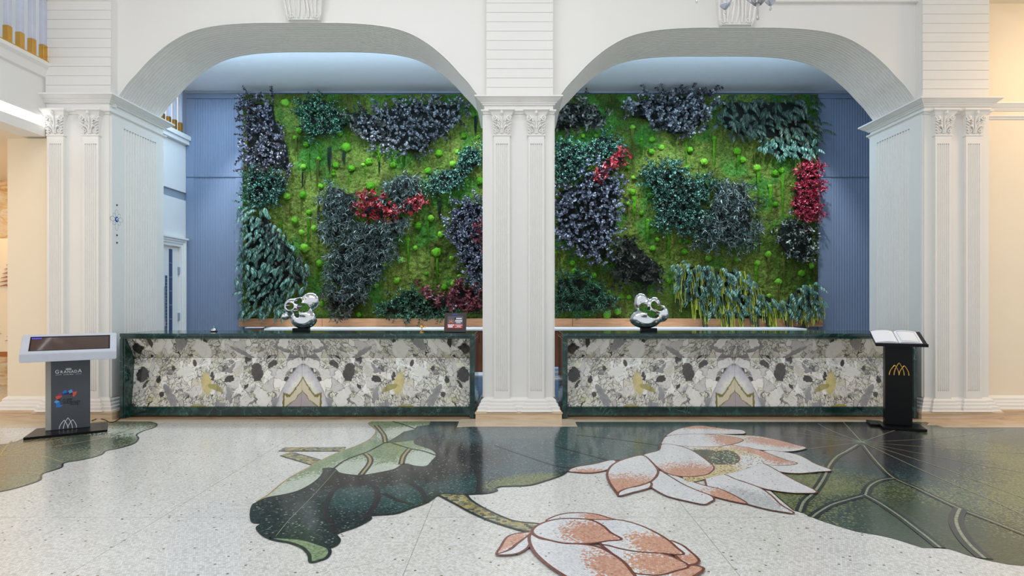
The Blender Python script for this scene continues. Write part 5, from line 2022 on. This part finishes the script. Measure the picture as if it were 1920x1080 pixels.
class Sprig:
    def __init__(s, seed):
        s.r = random.Random(seed)
        s.v, s.f, s.c, s.mi = [], [], [], []

    def leaf(s, base, d, nrm, L, W, kind='oval', fold=0.15, curl=0.12):
        d = Vector(d).normalized()
        n_ = Vector(nrm)
        side = d.cross(n_)
        if side.length < 1e-3:
            side = d.cross(Vector((0.3, 0.5, 0.8)))
        side.normalize()
        n_ = side.cross(d).normalized()
        b = Vector(base)
        o = len(s.v)
        if kind == 'round':
            prof = [(0.02, 0.06), (0.25, 0.42), (0.6, 0.5), (0.88, 0.3)]
        elif kind == 'needle':
            prof = [(0.0, 0.25), (0.5, 0.5)]
        else:
            prof = [(0.0, 0.08), (0.35, 0.5), (0.7, 0.36)]
        for t_, w in prof:
            c = b + d * L * t_ - n_ * L * curl * t_ * t_
            s.v += [c + side * W * w + n_ * W * fold * w, c, c - side * W * w + n_ * W * fold * w]
        s.v.append(b + d * L - n_ * L * curl)
        k = len(prof)
        for i in range(k - 1):
            a = o + i * 3
            s.f += [(a, a + 1, a + 4, a + 3), (a + 1, a + 2, a + 5, a + 4)]
        a = o + (k - 1) * 3
        s.f += [(a, a + 1, o + 3 * k), (a + 1, a + 2, o + 3 * k)]
        s.c += [s.r.random()] * (3 * k + 1)
        s.mi += [0] * (2 * k)

    def stem(s, pts, r):
        mb = MB()
        mb.tube(pts, r, 4, caps=False)
        o = len(s.v)
        s.v += [Vector(q) for q in mb.v]
        s.f += [tuple(i + o for i in f) for f in mb.f]
        s.c += [0.15] * len(mb.v)
        s.mi += [1] * len(mb.f)

    def mesh(s, name, mats):
        me = bpy.data.meshes.new(name)
        me.from_pydata([tuple(q) for q in s.v], [], s.f)
        for m_ in mats:
            me.materials.append(m_)
        me.polygons.foreach_set('material_index', s.mi)
        at = me.attributes.new('tint', 'FLOAT', 'POINT')
        at.data.foreach_set('value', s.c)
        return me


def rv(r, k=1.0):
    return Vector((r.uniform(-k, k), r.uniform(-k, k), r.uniform(-k, k)))


twig = plain('twig', (46, 38, 30), 0.8)


def make_sprig(kind, seed, mat):
    """sprig grows along +Z from its root"""
    s = Sprig(seed)
    r = s.r
    if kind == 'round':                              # eucalyptus: round leaves in pairs
        n, L = 8, 0.26
        bend = rv(r, 0.07)
        pts = [Vector((bend.x * (t_ ** 2), bend.y * (t_ ** 2), L * t_)) for t_ in [i / n for i in range(n + 1)]]
        s.stem(pts, 0.003)
        for i in range(1, n + 1):
            a0 = r.uniform(0, 3.14)
            for q in range(2 if i < n else 3):
                a = a0 + q * 3.14 * (1 if i < n else 0.66)
                d = Vector((math.cos(a), math.sin(a), 0.45)) + rv(r, 0.3)
                w = r.uniform(0.032, 0.052) * (1.1 - 0.4 * i / n)
                s.leaf(pts[i], d, rv(r, 0.6) + Vector((0, 0, 1)), w * 1.1, w, 'round', 0.1)
    elif kind == 'broad':                            # larger dark oval leaves
        n, L = 7, 0.20
        pts = [Vector((0.02 * math.sin(i), 0, L * i / n)) for i in range(n + 1)]
        s.stem(pts, 0.003)
        for i in range(1, n + 1):
            for q in range(2):
                a = i * 2.4 + q * 3.14
                d = Vector((math.cos(a), math.sin(a), 0.5)) + rv(r, 0.35)
                s.leaf(pts[i], d, rv(r, 0.5) + Vector((0, 0, 1)), r.uniform(0.05, 0.075), r.uniform(0.026, 0.038), 'oval', 0.2)
    elif kind == 'small':                            # dense small glossy leaves
        for b in range(4):
            d0 = (Vector((0, 0, 1)) + rv(r, 0.7)).normalized()
            pts = [d0 * 0.16 * i / 7 for i in range(8)]
            s.stem([pts[0], pts[4], pts[7]], 0.002)
            for i in range(1, 8):
                for q in range(2):
                    a = i * 1.7 + q * 3.14 + b
                    d = d0 * 0.6 + Vector((math.cos(a), math.sin(a), math.sin(a * 1.7))) + rv(r, 0.3)
                    s.leaf(pts[i], d, rv(r, 1) + Vector((0, 0, 0.8)), r.uniform(0.026, 0.042), r.uniform(0.015, 0.024), 'oval', 0.25)
    elif kind == 'willow':                           # narrow drooping leaves
        for b in range(3):
            d0 = (Vector((0, 0, 1)) + rv(r, 0.6)).normalized()
            pts = [d0 * 0.22 * i / 7 for i in range(8)]
            s.stem([pts[0], pts[4], pts[7]], 0.0022)
            for i in range(1, 8):
                for q in range(2):
                    a = i * 1.9 + q * 3.14 + b
                    d = d0 * 1.2 + Vector((math.cos(a), math.sin(a), math.sin(a * 1.3))) * 0.8 + rv(r, 0.25)
                    s.leaf(pts[i], d, rv(r, 1) + Vector((0, 0, 1)), r.uniform(0.06, 0.10), r.uniform(0.009, 0.014), 'oval', 0.2, 0.25)
    elif kind == 'frond':                            # arching fern frond, leaflets hang from the rib
        n = 17
        L = 0.32
        pts = []
        for i in range(n + 1):
            t_ = i / n
            pts.append(Vector((0, L * 0.70 * t_ ** 2.2, L * (t_ - 0.38 * t_ * t_))))
        s.stem(pts[::3], 0.003)
        for i in range(1, n + 1):
            t_ = i / n
            ll = 0.095 * math.sin(math.pi * (0.12 + 0.86 * t_)) ** 0.7 + 0.01
            tang = (pts[i] - pts[i - 1]).normalized()
            for q in (-1, 1):
                d = Vector((q * 0.8, 0.75, 0)) + tang * 0.35 + rv(r, 0.14)
                s.leaf(pts[i], d, Vector((0, -1, 0.5)), ll, 0.0125, 'oval', 0.12, 0.35)
    elif kind == 'plume':                            # feathery mauve plume
        L = 0.24
        s.stem([Vector((0, 0, 0)), Vector((0.01, 0, L))], 0.004)
        for i in range(34):
            t_ = i / 34
            a = i * 2.4
            d = Vector((math.cos(a) * 0.55, math.sin(a) * 0.55, 1.0))
            s.leaf(Vector((0.01 * t_, 0, L * (0.25 + 0.75 * t_))), d, rv(r, 1), 0.045 * (1 - 0.4 * t_), 0.008, 'needle', 0.0)
    elif kind == 'hang':                             # thin hanging strings
        for b in range(10):
            x0, y0 = r.uniform(-0.05, 0.05), r.uniform(-0.03, 0.03)
            ln = r.uniform(0.6, 1.0) * 0.5
            pts = [Vector((x0 + 0.012 * math.sin(b + 5 * t_ / 7), y0, ln * t_ / 7)) for t_ in range(8)]
            o = len(s.v)
            for p_ in pts:
                s.v += [p_ + Vector((-0.007, 0, 0)), p_ + Vector((0, -0.006, 0)), p_ + Vector((0.007, 0, 0))]
            for i in range(7):
                a = o + i * 3
                s.f += [(a, a + 1, a + 4, a + 3), (a + 1, a + 2, a + 5, a + 4)]
            s.c += [r.random()] * 24
            s.mi += [0] * 14
            for i in range(1, 7):
                s.leaf(pts[i], Vector((r.uniform(-.6, .6), r.uniform(-.6, .2), 1)), rv(r, 1), 0.035, 0.006, 'needle')
    return s.mesh('sprig', [mat, twig])


LM = {
    'euc_dark': leaf_material('dusky eucalyptus', (15, 13, 18), (34, 33, 41), (140, 146, 168), 0.32, 0.7),
    'euc_grey': leaf_material('grey eucalyptus', (24, 27, 30), (70, 76, 82), (146, 154, 162), 0.42),
    'euc_silver': leaf_material('silver blue eucalyptus', (24, 27, 36), (80, 88, 106), (184, 194, 216), 0.38),
    'dark_round': leaf_material('dark brown green leaf', (20, 22, 20), (48, 52, 46), (100, 106, 92), 0.4),
    'box_green': leaf_material('deep green leaf', (6, 34, 22), (16, 62, 40), (88, 162, 118), 0.28, 0.7),
    'box_teal': leaf_material('teal green leaf', (8, 36, 32), (24, 70, 58), (124, 188, 166), 0.26, 0.7),
    'fern': leaf_material('blue green fern', (10, 28, 24), (54, 104, 90), (160, 206, 190), 0.5),
    'fern_shade': leaf_material('shade toned fern', (14, 26, 20), (32, 54, 42), (74, 104, 84), 0.5),  # shaded copy of the fern colour; dark strings share it
    'willow': leaf_material('blue grey willow leaf', (12, 22, 24), (54, 76, 76), (168, 192, 188), 0.42),
    'red': leaf_material('red leaf', (72, 8, 16), (150, 26, 36), (214, 70, 80), 0.35, 0.6),
    'crimson': leaf_material('crimson leaf', (84, 10, 30), (168, 36, 64), (226, 86, 110), 0.35, 0.6),
    'burgundy': leaf_material('burgundy leaf', (32, 6, 12), (86, 20, 30), (142, 60, 70), 0.35, 0.6),
    'plume': leaf_material('mauve plume', (52, 44, 44), (104, 92, 92), (156, 144, 144), 0.7),
    'yellow': leaf_material('yellow green string', (84, 104, 24), (152, 170, 48), (204, 212, 92), 0.6),
    'mixed': leaf_material('dark leaf with pale flecks', (16, 24, 20), (40, 60, 50), (196, 206, 196), 0.35),
}
_cache = {}


def variants(kind, mat):
    k = (kind, mat)
    if k not in _cache:
        _cache[k] = [make_sprig(kind, sd * 7 + len(_cache), LM[mat]) for sd in range(5)]
    return _cache[k]


def inside(pt, poly):
    x, y = pt
    c = False
    j = len(poly) - 1
    for i in range(len(poly)):
        xi, yi = poly[i]
        xj, yj = poly[j]
        if (yi > y) != (yj > y) and x < (xj - xi) * (y - yi) / (yj - yi) + xi:
            c = not c
        j = i
    return c


under = plain('dark underplanting', (12, 20, 14), 0.95)  # dark sheet standing in for the shade deep among the leaves
rc = random.Random(11)


def clump(T_, pts, kind, mat, label, dens=70, direction=(0, -1, -0.2), spread=0.5, size=1.0, extra=(), cat='plant', shade_on=True, name='wall_plant', depth=0.02):
    poly = []
    for p_ in pts:
        v = P(*T_(p_), YW - 0.06)
        poly.append((v.x, v.z))
    cxm = sum(p_[0] for p_ in poly) / len(poly)
    czm = sum(p_[1] for p_ in poly) / len(poly)
    A = abs(sum(poly[i][0] * poly[(i + 1) % len(poly)][1] - poly[(i + 1) % len(poly)][0] * poly[i][1] for i in range(len(poly)))) / 2
    t = thing(name, label, cat, (cxm, YW, czm))
    if shade_on:
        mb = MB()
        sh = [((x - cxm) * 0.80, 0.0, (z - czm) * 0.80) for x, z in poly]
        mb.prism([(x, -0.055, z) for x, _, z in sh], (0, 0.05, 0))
        mb.obj('shade_backing', under, t)
    todo = [(kind, mat, dens, direction, spread, size)] + list(extra)
    for (kd, mt, dn, dr_, sp_, sz) in todo:
        n = min(290, int(A * dn) + 3)
        x0, x1 = min(p_[0] for p_ in poly), max(p_[0] for p_ in poly)
        z0, z1 = min(p_[1] for p_ in poly), max(p_[1] for p_ in poly)
        vs = variants(kd, mt)
        got = []
        tries = 0
        while len(got) < n and tries < n * 60:
            tries += 1
            q = (rc.uniform(x0, x1), rc.uniform(z0, z1))
            if not inside(q, poly):
                continue
            md = 0.72 / math.sqrt(dn)
            if tries < n * 40 and any((q[0] - g[0]) ** 2 + (q[1] - g[1]) ** 2 < md * md for g in got):
                continue
            got.append(q)
            d = (Vector(dr_).normalized() + rv(rc, sp_)).normalized()
            if d.y > -0.15:
                d.y = -0.15
                d.normalize()
            qt = d.to_track_quat('Z', 'Y')
            if kd in ('frond', 'plume', 'hang'):
                # keep the arch of the frond falling towards the floor
                z_ = d
                down = Vector((0, 0, -1))
                y_ = (down - z_ * down.dot(z_))
                y_ = y_.normalized() if y_.length > 1e-3 else Vector((0, -1, 0))
                x_ = y_.cross(z_).normalized()
                R_ = Matrix((x_, y_, z_)).transposed()
                eu = (R_ @ Matrix.Rotation(rc.uniform(-0.5, 0.5), 3, 'Z')).to_euler()
            else:
                eu = (qt.to_matrix() @ Matrix.Rotation(rc.uniform(0, 6.28), 3, 'Z')).to_euler()
            link('sprig', vs[rc.randrange(len(vs))], t, (q[0] - cxm, -0.05 - rc.uniform(0, depth * 3), q[1] - czm), eu, sz * rc.uniform(0.8, 1.2))
    return t


OUT = (0, -1, -0.15)
DN = (0, -0.8, -0.7)
UP = (0, -1, 0.4)
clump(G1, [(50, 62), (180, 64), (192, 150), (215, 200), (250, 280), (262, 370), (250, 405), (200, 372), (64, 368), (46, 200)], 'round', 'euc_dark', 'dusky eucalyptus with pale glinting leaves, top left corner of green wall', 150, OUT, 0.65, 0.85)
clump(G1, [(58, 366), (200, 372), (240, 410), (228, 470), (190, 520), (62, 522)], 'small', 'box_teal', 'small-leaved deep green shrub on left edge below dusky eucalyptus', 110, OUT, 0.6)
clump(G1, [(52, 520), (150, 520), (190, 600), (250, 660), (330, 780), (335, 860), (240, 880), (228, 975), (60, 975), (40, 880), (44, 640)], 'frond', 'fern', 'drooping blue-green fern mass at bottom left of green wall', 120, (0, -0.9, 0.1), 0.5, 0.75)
clump(G1, [(150, 600), (200, 640), (270, 690), (320, 760), (335, 820), (300, 850), (220, 790), (165, 700)], 'plume', 'plume', 'mauve feathery plumes rising through the bottom left fern', 130, (0.3, -1, 0.5), 0.35, 1.0, shade_on=False, depth=0.05)
clump(G1, [(285, 66), (395, 66), (465, 130), (510, 190), (440, 230), (330, 246), (296, 180)], 'small', 'box_green', 'round-topped deep green bush at top, left of center arch crown', 120, OUT, 0.6)
clump(G1, [(470, 120), (600, 130), (640, 190), (590, 262), (545, 250), (500, 200)], 'round', 'dark_round', 'sparse dark leafy spray between green bush and grey eucalyptus', 70, OUT, 0.7)
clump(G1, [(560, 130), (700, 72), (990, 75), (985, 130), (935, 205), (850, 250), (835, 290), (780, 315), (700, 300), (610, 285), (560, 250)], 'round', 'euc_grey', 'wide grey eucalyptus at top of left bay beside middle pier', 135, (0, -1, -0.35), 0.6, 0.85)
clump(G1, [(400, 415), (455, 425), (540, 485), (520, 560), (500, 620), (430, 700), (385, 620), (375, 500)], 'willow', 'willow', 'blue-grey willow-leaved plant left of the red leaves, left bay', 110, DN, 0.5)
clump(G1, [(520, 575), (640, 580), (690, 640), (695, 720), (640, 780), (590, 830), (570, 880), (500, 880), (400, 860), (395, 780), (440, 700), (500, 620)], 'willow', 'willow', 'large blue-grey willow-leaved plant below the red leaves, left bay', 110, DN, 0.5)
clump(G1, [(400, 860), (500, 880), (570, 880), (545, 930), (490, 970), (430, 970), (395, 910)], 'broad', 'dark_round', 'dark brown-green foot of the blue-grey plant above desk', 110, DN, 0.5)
clump(G1, [(650, 420), (720, 380), (785, 392), (800, 465), (740, 500), (690, 520), (640, 490)], 'willow', 'willow', 'tufted blue-grey willow plant sitting above right part of red leaves', 120, DN, 0.5)
clump(G1, [(640, 580), (720, 555), (745, 600), (700, 640), (650, 640)], 'willow', 'willow', 'small blue-grey tuft under right part of the red leaves', 110, DN, 0.5, 0.9)
clump(G1, [(522, 520), (545, 465), (590, 470), (640, 462), (640, 510), (700, 510), (815, 482), (822, 510), (780, 560), (720, 545), (680, 585), (600, 572), (520, 560)], 'broad', 'red', 'bright red leaves across the middle of left bay', 150, OUT, 0.6, 0.85, depth=0.04)
clump(G1, [(800, 430), (870, 375), (945, 365), (960, 285), (1055, 262), (1055, 330), (1000, 380), (955, 445), (880, 470), (820, 480)], 'small', 'box_teal', 'diagonal glossy deep green plant beside middle pier, left bay', 110, OUT, 0.6)
clump(G1, [(895, 600), (930, 515), (960, 480), (1065, 474), (1065, 860), (1010, 865), (965, 780), (950, 720), (905, 650)], 'small', 'euc_silver', 'fine silver-blue shrub against left side of the middle pier', 110, OUT, 0.6, 1.1)
clump(G1, [(1005, 600), (1065, 580), (1065, 700), (1015, 665)], 'broad', 'burgundy', 'burgundy patch inside the silver-blue shrub by the pier', 150, OUT, 0.6, 0.9, shade_on=False, depth=0.06)
clump(G1, [(765, 835), (830, 885), (890, 895), (950, 835), (1065, 870), (1065, 975), (930, 955), (860, 935), (800, 900)], 'broad', 'burgundy', 'burgundy leaves behind the framed menu, lower left bay', 140, UP, 0.6)
clump(G1, [(600, 950), (640, 915), (700, 875), (755, 850), (800, 900), (860, 940), (930, 958), (980, 975), (800, 985), (690, 985)], 'small', 'box_green', 'low deep green shrub at bottom of left bay', 130, OUT, 0.6)
# right bay
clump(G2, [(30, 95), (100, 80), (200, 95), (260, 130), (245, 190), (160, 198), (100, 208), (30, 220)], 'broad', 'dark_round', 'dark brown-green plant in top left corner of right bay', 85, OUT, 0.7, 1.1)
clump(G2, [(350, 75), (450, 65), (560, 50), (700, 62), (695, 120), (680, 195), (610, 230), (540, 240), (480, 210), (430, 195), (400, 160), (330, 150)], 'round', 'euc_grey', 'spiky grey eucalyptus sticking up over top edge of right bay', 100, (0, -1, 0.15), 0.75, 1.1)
clump(G2, [(705, 68), (1130, 70), (1132, 250), (1030, 240), (900, 250), (780, 230), (700, 190)], 'frond', 'fern_shade', 'drooping fern coloured darker for shade, top right corner', 95, (0, -0.9, 0.1), 0.5, 0.9)
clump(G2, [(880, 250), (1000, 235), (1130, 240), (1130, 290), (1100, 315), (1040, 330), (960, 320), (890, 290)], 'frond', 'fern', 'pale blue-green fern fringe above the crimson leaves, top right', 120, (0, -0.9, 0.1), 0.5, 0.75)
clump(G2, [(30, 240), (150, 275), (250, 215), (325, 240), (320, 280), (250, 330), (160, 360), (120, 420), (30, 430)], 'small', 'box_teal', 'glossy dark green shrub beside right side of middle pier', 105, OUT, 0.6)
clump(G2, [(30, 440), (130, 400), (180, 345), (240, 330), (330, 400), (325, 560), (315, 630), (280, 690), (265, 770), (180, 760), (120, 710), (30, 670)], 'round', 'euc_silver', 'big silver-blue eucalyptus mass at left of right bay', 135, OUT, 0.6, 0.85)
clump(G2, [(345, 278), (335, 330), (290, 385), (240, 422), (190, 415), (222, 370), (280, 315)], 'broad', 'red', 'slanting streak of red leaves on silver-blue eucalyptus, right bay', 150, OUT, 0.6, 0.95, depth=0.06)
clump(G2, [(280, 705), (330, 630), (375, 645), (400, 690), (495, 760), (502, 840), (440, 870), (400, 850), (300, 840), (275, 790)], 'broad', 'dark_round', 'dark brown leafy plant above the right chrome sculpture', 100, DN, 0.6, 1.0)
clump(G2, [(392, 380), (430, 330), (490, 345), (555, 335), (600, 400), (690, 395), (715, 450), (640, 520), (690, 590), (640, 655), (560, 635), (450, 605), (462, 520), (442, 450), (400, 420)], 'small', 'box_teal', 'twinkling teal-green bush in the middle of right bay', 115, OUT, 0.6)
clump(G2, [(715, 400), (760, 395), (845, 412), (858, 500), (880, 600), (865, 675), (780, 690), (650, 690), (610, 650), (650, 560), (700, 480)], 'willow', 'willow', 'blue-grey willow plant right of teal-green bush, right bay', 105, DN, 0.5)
clump(G2, [(30, 810), (120, 795), (225, 840), (295, 900), (305, 945), (160, 972), (30, 970)], 'willow', 'box_green', 'deep green needle-leaved bush at bottom left of right bay', 110, UP, 0.6, 0.8)
clump(G2, [(530, 765), (600, 742), (700, 775), (815, 775), (875, 845), (900, 895), (985, 905), (980, 950), (900, 965), (800, 955), (660, 950), (620, 910), (560, 880), (535, 830)], 'frond', 'fern', 'blue-green fern with yellow strings over planter, bottom of right bay', 110, (0, -0.9, 0.1), 0.5, 0.8,
      extra=[('hang', 'yellow', 34, (0, -0.25, -1), 0.06, 0.85), ('hang', 'fern_shade', 20, (0, -0.25, -1), 0.08, 0.8)])
clump(G2, [(1000, 890), (1060, 848), (1115, 840), (1145, 875), (1135, 960), (1060, 975), (985, 965)], 'frond', 'fern', 'small blue-green fern with yellow strings at bottom right corner', 110, (0, -0.9, 0.1), 0.5, 0.75,
      extra=[('hang', 'yellow', 40, (0, -0.25, -1), 0.06, 0.7), ('hang', 'fern_shade', 20, (0, -0.25, -1), 0.08, 0.7)])
clump(G2, [(1060, 345), (1125, 332), (1135, 420), (1140, 560), (1090, 590), (1020, 545), (1038, 440), (1045, 385)], 'small', 'crimson', 'crimson leaves climbing the right edge of green wall', 130, OUT, 0.6, 1.05)
clump(G2, [(955, 610), (1010, 555), (1080, 590), (1125, 600), (1125, 735), (1060, 770), (1005, 735), (965, 680)], 'broad', 'mixed', 'dark plant with pale flecked leaves under crimson leaves, right edge', 105, OUT, 0.65, 0.85)
